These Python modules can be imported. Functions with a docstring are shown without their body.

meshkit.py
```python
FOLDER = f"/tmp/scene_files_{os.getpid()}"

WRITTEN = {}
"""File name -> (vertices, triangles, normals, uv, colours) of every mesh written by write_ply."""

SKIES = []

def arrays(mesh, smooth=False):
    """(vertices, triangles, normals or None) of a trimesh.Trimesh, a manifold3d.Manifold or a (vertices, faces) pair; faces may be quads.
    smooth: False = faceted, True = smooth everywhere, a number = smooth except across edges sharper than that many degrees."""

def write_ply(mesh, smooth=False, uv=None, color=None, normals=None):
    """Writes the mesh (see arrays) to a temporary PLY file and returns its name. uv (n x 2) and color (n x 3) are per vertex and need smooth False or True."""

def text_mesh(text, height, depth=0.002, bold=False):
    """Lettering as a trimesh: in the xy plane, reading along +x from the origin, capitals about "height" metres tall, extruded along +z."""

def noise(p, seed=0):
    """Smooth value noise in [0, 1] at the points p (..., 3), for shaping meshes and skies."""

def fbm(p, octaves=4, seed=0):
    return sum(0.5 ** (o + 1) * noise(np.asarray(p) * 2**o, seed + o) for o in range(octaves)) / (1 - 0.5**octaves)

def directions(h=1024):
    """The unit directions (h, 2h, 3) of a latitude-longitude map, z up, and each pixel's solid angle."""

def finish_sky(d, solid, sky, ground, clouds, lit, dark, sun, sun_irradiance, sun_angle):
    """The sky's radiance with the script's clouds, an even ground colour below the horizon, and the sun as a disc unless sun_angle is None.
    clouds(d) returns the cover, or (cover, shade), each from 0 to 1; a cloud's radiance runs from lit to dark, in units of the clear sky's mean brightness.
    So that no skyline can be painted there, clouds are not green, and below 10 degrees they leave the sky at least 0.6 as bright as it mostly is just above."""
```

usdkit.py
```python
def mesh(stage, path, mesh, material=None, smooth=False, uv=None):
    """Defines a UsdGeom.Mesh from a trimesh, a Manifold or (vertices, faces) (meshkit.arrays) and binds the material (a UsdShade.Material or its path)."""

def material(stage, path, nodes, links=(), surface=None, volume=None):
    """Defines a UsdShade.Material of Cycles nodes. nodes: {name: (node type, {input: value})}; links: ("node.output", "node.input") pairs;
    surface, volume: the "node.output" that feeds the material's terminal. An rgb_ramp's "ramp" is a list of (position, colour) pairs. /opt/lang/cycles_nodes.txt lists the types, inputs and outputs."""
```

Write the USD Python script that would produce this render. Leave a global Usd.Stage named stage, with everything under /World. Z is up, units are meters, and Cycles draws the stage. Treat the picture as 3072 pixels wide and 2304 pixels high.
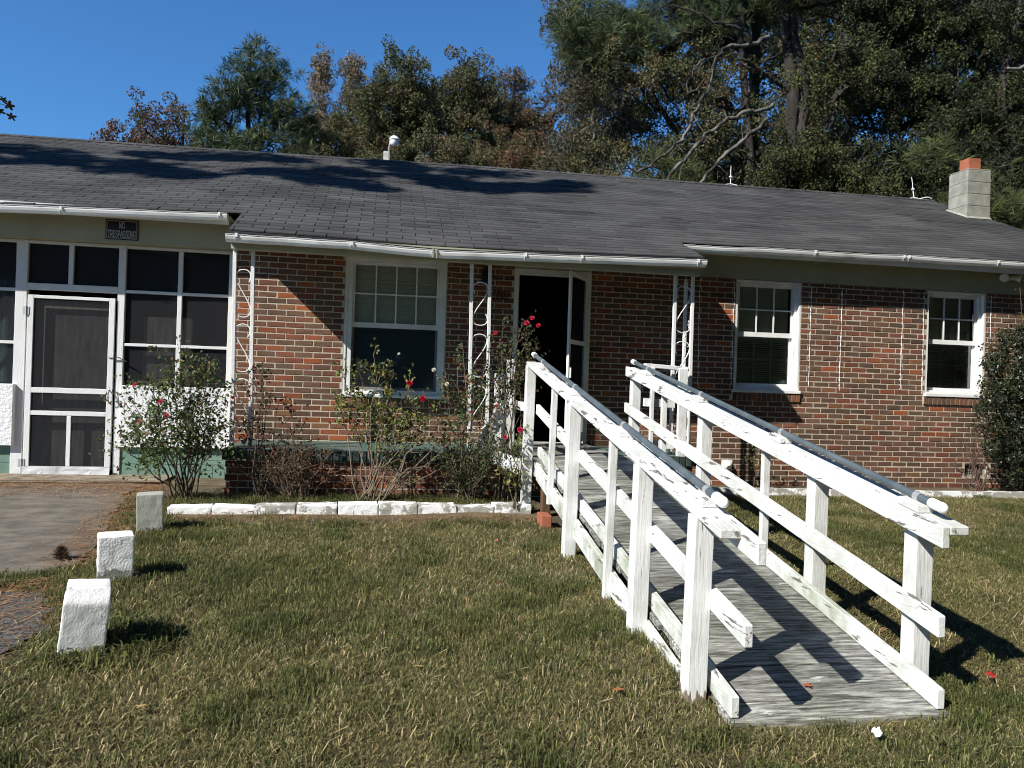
import math
import numpy as np
import trimesh
import usdkit
import meshkit
from shapely.geometry import Polygon, box as sbox
from shapely.ops import unary_union
from pxr import Usd, UsdGeom, UsdLux, UsdShade, Gf, Sdf, Vt

stage = Usd.Stage.CreateInMemory()
UsdGeom.SetStageUpAxis(stage, UsdGeom.Tokens.z)
UsdGeom.SetStageMetersPerUnit(stage, 1.0)
UsdGeom.Xform.Define(stage, '/World')
UsdGeom.Scope.Define(stage, '/World/Looks')

# ------------------------------------------------------------------ camera, sky, sun, exposure
YAW, PITCH, ROLL = np.radians([9.565, 0.07, 1.824])
CAM = np.array([0.0, -9.12, 1.30])
SUN = np.array([-1.6, -1.0, 1.5]); SUN = SUN / np.linalg.norm(SUN)
EXPOSURE = 0.66
SKY_STRENGTH = 0.05
SUN_INTENSITY = 1.25

cy, sy = math.cos(YAW), math.sin(YAW)
FW = np.array([sy * math.cos(PITCH), cy * math.cos(PITCH), math.sin(PITCH)])
R0 = np.array([cy, -sy, 0.0]); U0 = np.cross(R0, FW)
RT = R0 * math.cos(ROLL) + U0 * math.sin(ROLL)
UP = -R0 * math.sin(ROLL) + U0 * math.cos(ROLL)
cam = UsdGeom.Camera.Define(stage, '/World/camera')
cam.CreateHorizontalApertureAttr(36.0)
cam.CreateVerticalApertureAttr(27.0)
cam.CreateFocalLengthAttr(36.0 * 2303.0 / 3072.0)
cam.CreateClippingRangeAttr(Gf.Vec2f(0.05, 2000.0))
cam.CreateExposureAttr(EXPOSURE)
m = Gf.Matrix4d(*RT, 0, *UP, 0, *(-FW), 0, *CAM, 1)
cam.AddTransformOp().Set(m)

elev = math.asin(SUN[2]); rot = math.atan2(SUN[0], SUN[1])
usdkit.material(stage, '/World/Looks/sky_light',
                {'sky': ('sky_texture', {'sky_type': 'single_scattering', 'sun_disc': False, 'sun_elevation': elev, 'sun_rotation': rot,
                                         'air_density': 1.0, 'aerosol_density': 0.0, 'ozone_density': 3.0}),
                 'tint': ('mix', {'mix_type': 'multiply', 'fac': 1.0, 'color2': (0.74, 1.42, 2.0)}),
                 'bg': ('background_shader', {'strength': SKY_STRENGTH})},
                [('sky.color', 'tint.color1'), ('tint.color', 'bg.color')], surface='bg.background')
dome = UsdLux.DomeLight.Define(stage, '/World/sky')
UsdShade.MaterialBindingAPI.Apply(dome.GetPrim()).Bind(UsdShade.Material.Get(stage, '/World/Looks/sky_light'))
dome.GetPrim().SetCustomDataByKey('kind', 'structure')
sun = UsdLux.DistantLight.Define(stage, '/World/sun')
sun.CreateIntensityAttr(SUN_INTENSITY); sun.CreateAngleAttr(0.53); sun.CreateNormalizeAttr(True)
sun.CreateColorAttr(Gf.Vec3f(1.0, 0.965, 0.90))
zx = SUN; xx = np.cross([0, 0, 1.0], zx); xx /= np.linalg.norm(xx); yx = np.cross(zx, xx)
sun.AddTransformOp().Set(Gf.Matrix4d(*xx, 0, *yx, 0, *zx, 0, -30, -20, 40, 1))

# ------------------------------------------------------------------ helpers
_used = {}
def numbered(path):
    n = _used.get(path, 0); _used[path] = n + 1
    return path if n == 0 else '%s_%03d' % (path, n)
def tag(prim, label=None, cat=None, group=None, kind=None):
    for k, v in (('label', label), ('category', cat), ('group', group), ('kind', kind)):
        if v: prim.SetCustomDataByKey(k, v)
    return prim
def thing(name, label, cat, group=None, loc=(0, 0, 0), rotz=0.0):
    x = UsdGeom.Xform.Define(stage, numbered('/World/' + name))
    x.AddTranslateOp().Set(Gf.Vec3d(*map(float, loc)))
    if rotz: x.AddRotateZOp().Set(float(math.degrees(rotz)))
    tag(x.GetPrim(), label, cat, group)
    return x.GetPrim()
def shape(parent, name, mesh, mat, smooth=False, label=None, cat=None, kind=None, group=None, tone=None):
    base = '/World' if parent is None else str(parent.GetPath())
    v, f = mesh
    me = usdkit.mesh(stage, numbered(base + '/' + name), (np.asarray(v, float), np.asarray(f, int)), mat, smooth=smooth)
    if tone is not None:
        pv = UsdGeom.PrimvarsAPI(me).CreatePrimvar('tone', Sdf.ValueTypeNames.Color3fArray, 'vertex')
        pv.Set(Vt.Vec3fArray.FromNumpy(np.ascontiguousarray(np.asarray(tone, np.float32))))
    return tag(me.GetPrim(), label, cat, group, kind)
def cat_meshes(parts):
    vs, fs, n = [], [], 0
    for v, f in parts:
        vs.append(np.asarray(v, float)); fs.append(np.asarray(f, int) + n); n += len(v)
    return np.vstack(vs), np.vstack(fs)
BOXF = np.array([[0, 2, 1], [0, 3, 2], [4, 5, 6], [4, 6, 7], [0, 1, 5], [0, 5, 4], [1, 2, 6], [1, 6, 5], [2, 3, 7], [2, 7, 6], [3, 0, 4], [3, 4, 7]])
def box(x0, x1, y0, y1, z0, z1):
    v = np.array([[x0, y0, z0], [x1, y0, z0], [x1, y1, z0], [x0, y1, z0], [x0, y0, z1], [x1, y0, z1], [x1, y1, z1], [x0, y1, z1]], float)
    return v, BOXF
def cbox(x0, x1, y0, y1, z0, z1, c=0.004):
    """box with chamfered edges (convex hull of three inset boxes)"""
    pts = np.vstack([box(x0 + c, x1 - c, y0 + c, y1 - c, z0, z1)[0], box(x0, x1, y0 + c, y1 - c, z0 + c, z1 - c)[0], box(x0 + c, x1 - c, y0, y1, z0 + c, z1 - c)[0]])
    h = trimesh.convex.convex_hull(pts)
    return np.array(h.vertices), np.array(h.faces)
def plumb(p0, p1, w, h, c=0.004):
    """bar whose TOP edge line runs p0->p1 (constant x centre), w wide across, h tall, plumb ends, chamfered"""
    p0, p1 = np.asarray(p0, float), np.asarray(p1, float)
    d = p1 - p0; L = np.hypot(d[0], d[1]); u = np.array([d[0], d[1], 0]) / L; s = np.array([-u[1], u[0], 0])
    v, f = cbox(0, L, -w / 2, w / 2, -h, 0, c)
    out = p0 + v[:, :1] * u + v[:, 1:2] * s + v[:, 2:3] * np.array([0, 0, 1.0])
    out[:, 2] += v[:, 0] / L * d[2]
    return out, f
def bar(p0, p1, w, h, c=0.003, up=(0, 0, 1)):
    p0, p1 = np.asarray(p0, float), np.asarray(p1, float)
    d = p1 - p0; L = np.linalg.norm(d); u = d / L
    s = np.cross(up, u); s /= np.linalg.norm(s); t = np.cross(u, s)
    v, f = cbox(0, L, -w / 2, w / 2, -h / 2, h / 2, c)
    return p0 + v[:, :1] * u + v[:, 1:2] * s + v[:, 2:3] * t, f
def tube(pts, radii, sides=6, cap=True):
    P = np.asarray(pts, float); n = len(P); r = np.broadcast_to(np.asarray(radii, float), n)
    T = np.gradient(P, axis=0); T /= np.maximum(np.linalg.norm(T, axis=1, keepdims=True), 1e-9)
    a = np.array([0, 0, 1.0]) if abs(T[0][2]) < 0.9 else np.array([1.0, 0, 0])
    N = []
    s = np.cross(a, T[0]); s /= np.linalg.norm(s)
    for i in range(n):
        s = s - T[i] * (s @ T[i]); s /= max(np.linalg.norm(s), 1e-9); N.append(s.copy())
    N = np.array(N); B = np.cross(T, N)
    ang = np.arange(sides) * 2 * np.pi / sides
    v = (P[:, None] + r[:, None, None] * (np.cos(ang)[None, :, None] * N[:, None] + np.sin(ang)[None, :, None] * B[:, None])).reshape(-1, 3)
    f = []
    for i in range(n - 1):
        for k in range(sides):
            a0, a1 = i * sides + k, i * sides + (k + 1) % sides
            f += [[a0, a1, a1 + sides], [a0, a1 + sides, a0 + sides]]
    if cap:
        for i, flip in ((0, True), (n - 1, False)):
            c0 = i * sides
            for k in range(1, sides - 1):
                f.append([c0, c0 + k + 1, c0 + k] if flip else [c0, c0 + k, c0 + k + 1])
    return v, np.array(f)
def smooth_curve(pts, n=40):
    from scipy.interpolate import CubicSpline
    P = np.asarray(pts, float); t = np.r_[0, np.cumsum(np.linalg.norm(np.diff(P, axis=0), axis=1))]
    return CubicSpline(t, P)(np.linspace(0, t[-1], n))
def prism(poly, y0, y1):
    """shapely polygon in (x, z), extruded from y0 to y1"""
    t = trimesh.creation.extrude_polygon(poly, y1 - y0, engine='earcut')
    v = np.array(t.vertices)
    return np.c_[v[:, 0], y1 - v[:, 2], v[:, 1]], np.array(t.faces)
def slab_poly(poly, z0, z1):
    t = trimesh.creation.extrude_polygon(poly, z1 - z0, engine='earcut')
    v = np.array(t.vertices); v[:, 2] += z0
    return v, np.array(t.faces)
def frame(x0, x1, z0, z1, w, y0, y1, wb=None, wt=None, wr=None):
    p = sbox(x0, z0, x1, z1).difference(sbox(x0 + w, z0 + (wb or w), x1 - (wr or w), z1 - (wt or w)))
    return prism(p, y0, y1)

# ------------------------------------------------------------------ materials
L = '/World/Looks/'
def mat(name, c1, c2=None, scale=6.0, rough=0.7, bump=0.0, bscale=40.0, stretch=(1, 1, 1), detail=4, lo=0.35, hi=0.65, spec=0.3, dist=0.01, metallic=0.0):
    c2 = c1 if c2 is None else c2
    nodes = {'g': ('geometry', {}), 'm': ('mapping', {'scale': stretch}),
             'n': ('noise_texture', {'scale': scale, 'detail': detail, 'roughness': 0.6}),
             'r': ('rgb_ramp', {'ramp': [(0, c1), (lo, c1), (hi, c2), (1, c2)]}),
             'p': ('principled_bsdf', {'roughness': rough, 'specular_ior_level': spec, 'metallic': metallic})}
    links = [('g.position', 'm.vector'), ('m.vector', 'n.vector'), ('n.fac', 'r.fac'), ('r.color', 'p.base_color')]
    if bump:
        nodes['n2'] = ('noise_texture', {'scale': bscale, 'detail': 5, 'roughness': 0.65})
        nodes['b'] = ('bump', {'strength': bump, 'distance': dist})
        links += [('m.vector', 'n2.vector'), ('n2.fac', 'b.height'), ('b.normal', 'p.normal')]
    return usdkit.material(stage, L + name, nodes, links, surface='p.BSDF')
def tone_mat(name, scale=60.0, amount=0.35, rough=0.85, bump=0.5, spec=0.2, translucent=0.0, dist=0.004, stretch=(1, 1, 1), patch=None):
    """colour from the mesh's own 'tone' primvar, mottled by noise"""
    nodes = {'a': ('attribute', {'attribute': 'tone'}), 'g': ('geometry', {}), 'm': ('mapping', {'scale': stretch}),
             'n': ('noise_texture', {'scale': scale, 'detail': 4, 'roughness': 0.65}),
             'r': ('rgb_ramp', {'ramp': [(0.25, (1 - amount,) * 3), (0.75, (1 + amount * 0.6,) * 3)]}),
             'x': ('mix', {'mix_type': 'multiply', 'fac': 1.0}),
             'p': ('principled_bsdf', {'roughness': rough, 'specular_ior_level': spec})}
    links = [('g.position', 'm.vector'), ('m.vector', 'n.vector'), ('n.fac', 'r.fac'), ('a.color', 'x.color1'), ('r.color', 'x.color2')]
    col = 'x.color'
    if patch:
        nodes['pn'] = ('noise_texture', {'scale': patch[0], 'detail': 3, 'roughness': 0.55})
        nodes['pr'] = ('rgb_ramp', {'ramp': [(0, patch[1]), (0.38, patch[1]), (0.62, patch[2]), (1, patch[2])]})
        nodes['px'] = ('mix', {'mix_type': 'multiply', 'fac': 1.0})
        links += [('g.position', 'pn.vector'), ('pn.fac', 'pr.fac'), (col, 'px.color1'), ('pr.color', 'px.color2')]
        col = 'px.color'
    links.append((col, 'p.base_color'))
    if bump:
        nodes['b'] = ('bump', {'strength': bump, 'distance': dist}); links += [('n.fac', 'b.height'), ('b.normal', 'p.normal')]
    out = 'p.BSDF'
    if translucent:
        nodes['t'] = ('translucent_bsdf', {}); nodes['c'] = ('mix_closure', {'fac': translucent})
        links += [(col, 't.color'), ('p.BSDF', 'c.closure1'), ('t.BSDF', 'c.closure2')]; out = 'c.closure'
    return usdkit.material(stage, L + name, nodes, links, surface=out)
def paint_mat(name, stretch, peel=0.30, white=(0.67, 0.67, 0.66), foot=None, under=(0.16, 0.15, 0.13), dirt=(0.52, 0.53, 0.47)):
    """old white paint over wood: grey-green dirt in soft patches, small flakes missing along the grain"""
    nodes = {'g': ('geometry', {}), 'm': ('mapping', {'scale': stretch}),
             'n1': ('noise_texture', {'scale': 22.0, 'detail': 5, 'roughness': 0.62}),
             'n2': ('noise_texture', {'scale': 2.2, 'detail': 5, 'roughness': 0.7}),
             'n3': ('noise_texture', {'scale': 75.0, 'detail': 4, 'roughness': 0.6}),
             'r1': ('rgb_ramp', {'ramp': [(0, (1, 1, 1)), (peel, (1, 1, 1)), (peel + 0.025, (0, 0, 0)), (1, (0, 0, 0))]}),
             'r2': ('rgb_ramp', {'ramp': [(0, dirt), (0.36, dirt), (0.58, white), (1, white)]}),
             'x': ('mix', {'mix_type': 'mix', 'color2': under}),
             'h': ('math', {'math_type': 'multiply', 'value2': -0.6}), 'h2': ('math', {'math_type': 'add'}),
             'b': ('bump', {'strength': 0.6, 'distance': 0.006}),
             'p': ('principled_bsdf', {'roughness': 0.55, 'specular_ior_level': 0.3})}
    links = [('g.position', 'm.vector'), ('m.vector', 'n1.vector'), ('g.position', 'n2.vector'), ('m.vector', 'n3.vector'), ('n1.fac', 'r1.fac'), ('n2.fac', 'r2.fac'),
             ('r2.color', 'x.color1'), ('r1.color', 'x.fac'), ('x.color', 'p.base_color'), ('r1.color', 'h.value1'), ('h.value', 'h2.value1'), ('n3.fac', 'h2.value2'), ('h2.value', 'b.height'), ('b.normal', 'p.normal')]
    if foot:   # bare rotten wood showing at the foot of the posts
        nodes.update({'sx': ('separate_xyz', {}), 'fn': ('noise_texture', {'scale': 28.0, 'detail': 5, 'roughness': 0.7}), 'fk': ('math', {'math_type': 'multiply_add', 'value2': 0.30, 'value3': foot}), 'fc': ('math', {'math_type': 'less_than'}),
                      'fx': ('mix', {'mix_type': 'mix', 'color2': (0.17, 0.135, 0.10)})})
        links = [l for l in links if l != ('x.color', 'p.base_color')] + [('g.position', 'sx.vector'), ('m.vector', 'fn.vector'), ('fn.fac', 'fk.value1'), ('sx.z', 'fc.value1'), ('fk.value', 'fc.value2'), ('x.color', 'fx.color1'), ('fc.value', 'fx.fac'), ('fx.color', 'p.base_color')]
    return usdkit.material(stage, L + name, nodes, links, surface='p.BSDF')

M_paint_z = paint_mat('white_paint_upright', (1, 1, 0.10), 0.30, dirt=(0.50, 0.51, 0.47), foot=-0.16)
M_paint_y = paint_mat('white_paint_rail', (1, 0.14, 1), 0.365, dirt=(0.50, 0.51, 0.47))
M_paint_x = paint_mat('white_paint_across', (0.14, 1, 1), 0.33)
M_kerbpaint = paint_mat('mossy_white_paint', (1, 0.16, 1), 0.36, dirt=(0.30, 0.33, 0.24))
M_trim = mat('white_trim', (0.74, 0.74, 0.72), (0.60, 0.61, 0.58), 3.0, 0.5, 0.1, 60)
M_screenpaint = paint_mat('white_screen_frame_paint', (1, 1, 0.2), 0.24, dirt=(0.62, 0.62, 0.60))
M_iron = paint_mat('white_iron_paint', (1, 1, 0.4), 0.28, under=(0.30, 0.22, 0.16), dirt=(0.62, 0.62, 0.60))
M_gutter = mat('gutter_enamel', (0.80, 0.80, 0.78), (0.48, 0.47, 0.43), 5.0, 0.35, 0.05, 30, (0.4, 1, 1), lo=0.50, hi=0.72)
M_frieze = mat('olive_cream_paint', (0.36, 0.36, 0.26), (0.31, 0.31, 0.22), 2.0, 0.6)
M_brick = tone_mat('brick_clay', 55.0, 0.35, 0.9, 0.9, 0.15, patch=(0.9, (0.78, 0.78, 0.80), (1.12, 1.08, 1.04)))
M_mortar = mat('mortar', (0.54, 0.47, 0.37), (0.42, 0.36, 0.285), 14, 0.95, 0.5, 120)
M_shingle = tone_mat('asphalt_shingle', 260.0, 0.5, 0.95, 0.5, 0.12, patch=(1.1, (0.80, 0.80, 0.81), (1.12, 1.12, 1.11)))
M_roofdeck = mat('roof_felt', (0.012, 0.012, 0.013), rough=0.95)
M_teal = mat('teal_floor_paint', (0.050, 0.105, 0.092), (0.14, 0.15, 0.135), 5, 0.55, 0.3, 50, lo=0.45, hi=0.7)
M_green = mat('green_block_paint', (0.115, 0.20, 0.155), (0.15, 0.235, 0.185), 4, 0.7, 0.4, 60)
M_stucco = mat('white_stucco', (0.80, 0.80, 0.80), (0.70, 0.70, 0.70), 7, 0.85, 0.9, 26, dist=0.02)
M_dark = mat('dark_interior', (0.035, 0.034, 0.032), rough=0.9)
M_ply = mat('plywood', (0.10, 0.092, 0.082), (0.24, 0.225, 0.205), 5, 0.8, stretch=(4.0, 1, 0.7), lo=0.3, hi=0.7)
M_curtain = mat('teal_curtain', (0.05, 0.10, 0.09), (0.16, 0.26, 0.24), 3, 0.9, stretch=(6, 1, 0.25))
M_blind = mat('vinyl_blind', (0.70, 0.71, 0.65), rough=0.6)
M_alu = mat('aluminium_kick', (0.66, 0.66, 0.66), (0.52, 0.52, 0.53), 4, 0.45, 0.25, 6, dist=0.03, spec=0.5)
M_iron_dark = mat('dark_iron', (0.03, 0.03, 0.03), (0.09, 0.06, 0.04), 30, 0.6)
M_black = mat('black_gloss', (0.012, 0.012, 0.012), rough=0.35)
M_signgrey = mat('sign_lettering', (0.36, 0.36, 0.36), rough=0.5)
M_pipe = mat('blue_grey_pipe', (0.060, 0.082, 0.095), (0.10, 0.12, 0.13), 8, 0.5, spec=0.3)
M_white = mat('white_plastic', (0.82, 0.82, 0.81), rough=0.4)
M_cinder = mat('chimney_block', (0.30, 0.30, 0.255), (0.20, 0.20, 0.17), 6, 0.95, 0.5, 90)
M_flue = mat('terracotta', (0.34, 0.115, 0.06), (0.26, 0.085, 0.048), 9, 0.85, 0.2, 60)
M_flash = mat('flashing', (0.34, 0.33, 0.28), (0.24, 0.23, 0.20), 12, 0.6)
M_steel = mat('galvanised', (0.55, 0.55, 0.53), rough=0.4, metallic=0.6)
M_bark = mat('bark', (0.018, 0.016, 0.014), (0.050, 0.043, 0.037), 9, 0.95, 0.8, 30, (1, 1, 0.3), dist=0.03)  # bark colour darkened to stand for shade under the crowns
M_barkpale = mat('pale_bark', (0.075, 0.07, 0.062), (0.20, 0.188, 0.168), 7, 0.95, 0.6, 25, (1, 1, 0.4), dist=0.02)
M_barkwhite = mat('bleached_pole', (0.60, 0.58, 0.52), (0.42, 0.40, 0.36), 9, 0.9, 0.3, 30)
M_twig = mat('rose_stem', (0.055, 0.045, 0.026), (0.11, 0.078, 0.048), 18, 0.8)
M_twigpale = mat('pale_stem', (0.22, 0.17, 0.12), (0.12, 0.09, 0.06), 15, 0.85)
M_leaf = tone_mat('leaf', 9.0, 0.30, 0.55, 0.0, 0.25, translucent=0.22)
M_glossleaf = tone_mat('glossy_leaf', 9.0, 0.25, 0.42, 0.0, 0.5, translucent=0.08)
M_needle = tone_mat('pine_needle', 4.0, 0.35, 0.55, 0.0, 0.25, translucent=0.15)
M_grass = tone_mat('grass_blade', 3.0, 0.25, 0.65, 0.0, 0.2, translucent=0.25, patch=(1.5, (0.92, 0.94, 0.86), (1.10, 1.04, 1.0)))
M_petal = tone_mat('rose_petal', 20.0, 0.2, 0.6, 0.0, 0.2, translucent=0.25)
M_soil = mat('lawn_soil', (0.075, 0.060, 0.034), (0.135, 0.105, 0.062), 3.0, 0.95, 0.8, 55, lo=0.38, hi=0.62, dist=0.02)
M_concrete = mat('weathered_concrete', (0.20, 0.172, 0.135), (0.105, 0.095, 0.078), 6.0, 0.92, 0.9, 110, (0.8, 1.2, 1), detail=10, lo=0.34, hi=0.62)
M_apron = mat('pale_concrete', (0.26, 0.215, 0.155), (0.13, 0.10, 0.07), 7.0, 0.92, 0.5, 80, lo=0.4, hi=0.6)
M_asphalt = mat('worn_asphalt', (0.045, 0.042, 0.038), (0.13, 0.122, 0.11), 60, 0.9, 0.8, 130, lo=0.45, hi=0.62)
M_straw = tone_mat('pine_straw', 8.0, 0.3, 0.8, 0.0)
M_deck = None
def deck_mat():
    nodes = {'g': ('geometry', {}), 'm': ('mapping', {'scale': (0.10, 1, 1)}), 'm2': ('mapping', {'scale': (0.22, 1, 1)}),
             'n': ('noise_texture', {'scale': 60.0, 'detail': 6, 'roughness': 0.7}), 'n2': ('noise_texture', {'scale': 13.0, 'detail': 5, 'roughness': 0.75}),
             'n3': ('noise_texture', {'scale': 1.8, 'detail': 3}),
             'r': ('rgb_ramp', {'ramp': [(0.30, (0.034, 0.034, 0.031)), (0.44, (0.12, 0.12, 0.111)), (0.57, (0.30, 0.30, 0.285)), (0.74, (0.56, 0.56, 0.54))]}),
             'r2': ('rgb_ramp', {'ramp': [(0.64, (0, 0, 0)), (0.72, (0.8, 0.8, 0.8))]}),
             'r3': ('rgb_ramp', {'ramp': [(0.35, (0.80, 0.82, 0.74)), (0.65, (1.1, 1.1, 1.1))]}),
             'a': ('attribute', {'attribute': 'tone'}), 'k': ('mix', {'mix_type': 'multiply', 'fac': 1.0}), 'k2': ('mix', {'mix_type': 'multiply', 'fac': 1.0}),
             'x': ('mix', {'mix_type': 'mix', 'color2': (0.62, 0.63, 0.61)}),
             'b': ('bump', {'strength': 0.7, 'distance': 0.006}), 'p': ('principled_bsdf', {'roughness': 0.8, 'specular_ior_level': 0.2})}
    links = [('g.position', 'm.vector'), ('g.position', 'm2.vector'), ('m.vector', 'n.vector'), ('m2.vector', 'n2.vector'), ('g.position', 'n3.vector'), ('n.fac', 'r.fac'), ('n2.fac', 'r2.fac'), ('n3.fac', 'r3.fac'),
             ('r.color', 'k.color1'), ('a.color', 'k.color2'), ('k.color', 'k2.color1'), ('r3.color', 'k2.color2'), ('k2.color', 'x.color1'), ('r2.color', 'x.fac'), ('x.color', 'p.base_color'), ('n.fac', 'b.height'), ('b.normal', 'p.normal')]
    return usdkit.material(stage, L + 'weathered_deck_wood', nodes, links, surface='p.BSDF')
M_deck = deck_mat()
def whitewash_mat(name, thr, under=(0.33, 0.32, 0.28)):
    nodes = {'g': ('geometry', {}), 'n': ('noise_texture', {'scale': 7.0, 'detail': 7, 'roughness': 0.7}), 'n2': ('noise_texture', {'scale': 90.0, 'detail': 4, 'roughness': 0.7}),
             'r': ('rgb_ramp', {'ramp': [(0, under), (thr, under), (thr + 0.03, (0.80, 0.80, 0.79)), (1, (0.82, 0.82, 0.81))]}),
             'b': ('bump', {'strength': 0.8, 'distance': 0.006}), 'p': ('principled_bsdf', {'roughness': 0.9, 'specular_ior_level': 0.15})}
    return usdkit.material(stage, L + name, nodes, [('g.position', 'n.vector'), ('g.position', 'n2.vector'), ('n.fac', 'r.fac'), ('r.color', 'p.base_color'), ('n2.fac', 'b.height'), ('b.normal', 'p.normal')], surface='p.BSDF')
M_wash = whitewash_mat('whitewashed_block', 0.34)
usdkit.material(stage, L + 'chipped_whitewash', {'g': ('geometry', {}), 'sx': ('separate_xyz', {}), 'n': ('noise_texture', {'scale': 16.0, 'detail': 5, 'roughness': 0.65}), 'n2': ('noise_texture', {'scale': 90.0, 'detail': 4}), 'n4': ('noise_texture', {'scale': 9.0, 'detail': 5}),
    'k': ('math', {'math_type': 'multiply_add', 'value2': 0.20, 'value3': 0.03}), 'c': ('math', {'math_type': 'less_than'}),
    'r': ('rgb_ramp', {'ramp': [(0.3, (0.62, 0.62, 0.60)), (0.45, (0.82, 0.82, 0.81))]}), 'x': ('mix', {'mix_type': 'mix', 'color2': (0.30, 0.31, 0.27)}), 'b': ('bump', {'strength': 0.8, 'distance': 0.006}), 'p': ('principled_bsdf', {'roughness': 0.9, 'specular_ior_level': 0.15})},
    [('g.position', 'n.vector'), ('g.position', 'n2.vector'), ('g.position', 'n4.vector'), ('g.position', 'sx.vector'), ('n.fac', 'k.value1'), ('sx.z', 'c.value1'), ('k.value', 'c.value2'), ('n4.fac', 'r.fac'), ('r.color', 'x.color1'), ('c.value', 'x.fac'), ('x.color', 'p.base_color'), ('n2.fac', 'b.height'), ('b.normal', 'p.normal')], surface='p.BSDF')
M_washchip = UsdShade.Material.Get(stage, L + 'chipped_whitewash')
M_wash2 = whitewash_mat('worn_whitewashed_block', 0.50)
M_wash3 = whitewash_mat('bare_grey_block', 0.80, (0.36, 0.36, 0.31))
usdkit.material(stage, L + 'window_glass', {'t': ('transparent_bsdf', {'color': (0.90, 0.94, 0.92)}), 'g': ('glossy_bsdf', {'color': (1, 1, 1), 'roughness': 0.02}), 'f': ('fresnel', {'IOR': 1.45}), 'c': ('mix_closure', {})},
                [('f.fac', 'c.fac'), ('t.BSDF', 'c.closure1'), ('g.BSDF', 'c.closure2')], surface='c.closure')
M_glass = UsdShade.Material.Get(stage, L + 'window_glass')
usdkit.material(stage, L + 'insect_screen', {'t': ('transparent_bsdf', {'color': (1, 1, 1)}), 'd': ('diffuse_bsdf', {'color': (0.030, 0.030, 0.031)}), 'c': ('mix_closure', {'fac': 0.42})},
                [('t.BSDF', 'c.closure1'), ('d.BSDF', 'c.closure2')], surface='c.closure')
M_mesh = UsdShade.Material.Get(stage, L + 'insect_screen')
usdkit.material(stage, L + 'window_screen', {'t': ('transparent_bsdf', {'color': (1, 1, 1)}), 'd': ('diffuse_bsdf', {'color': (0.03, 0.03, 0.031)}), 'c': ('mix_closure', {'fac': 0.32})}, [('t.BSDF', 'c.closure1'), ('d.BSDF', 'c.closure2')], surface='c.closure')
M_winmesh = UsdShade.Material.Get(stage, L + 'window_screen')

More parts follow.
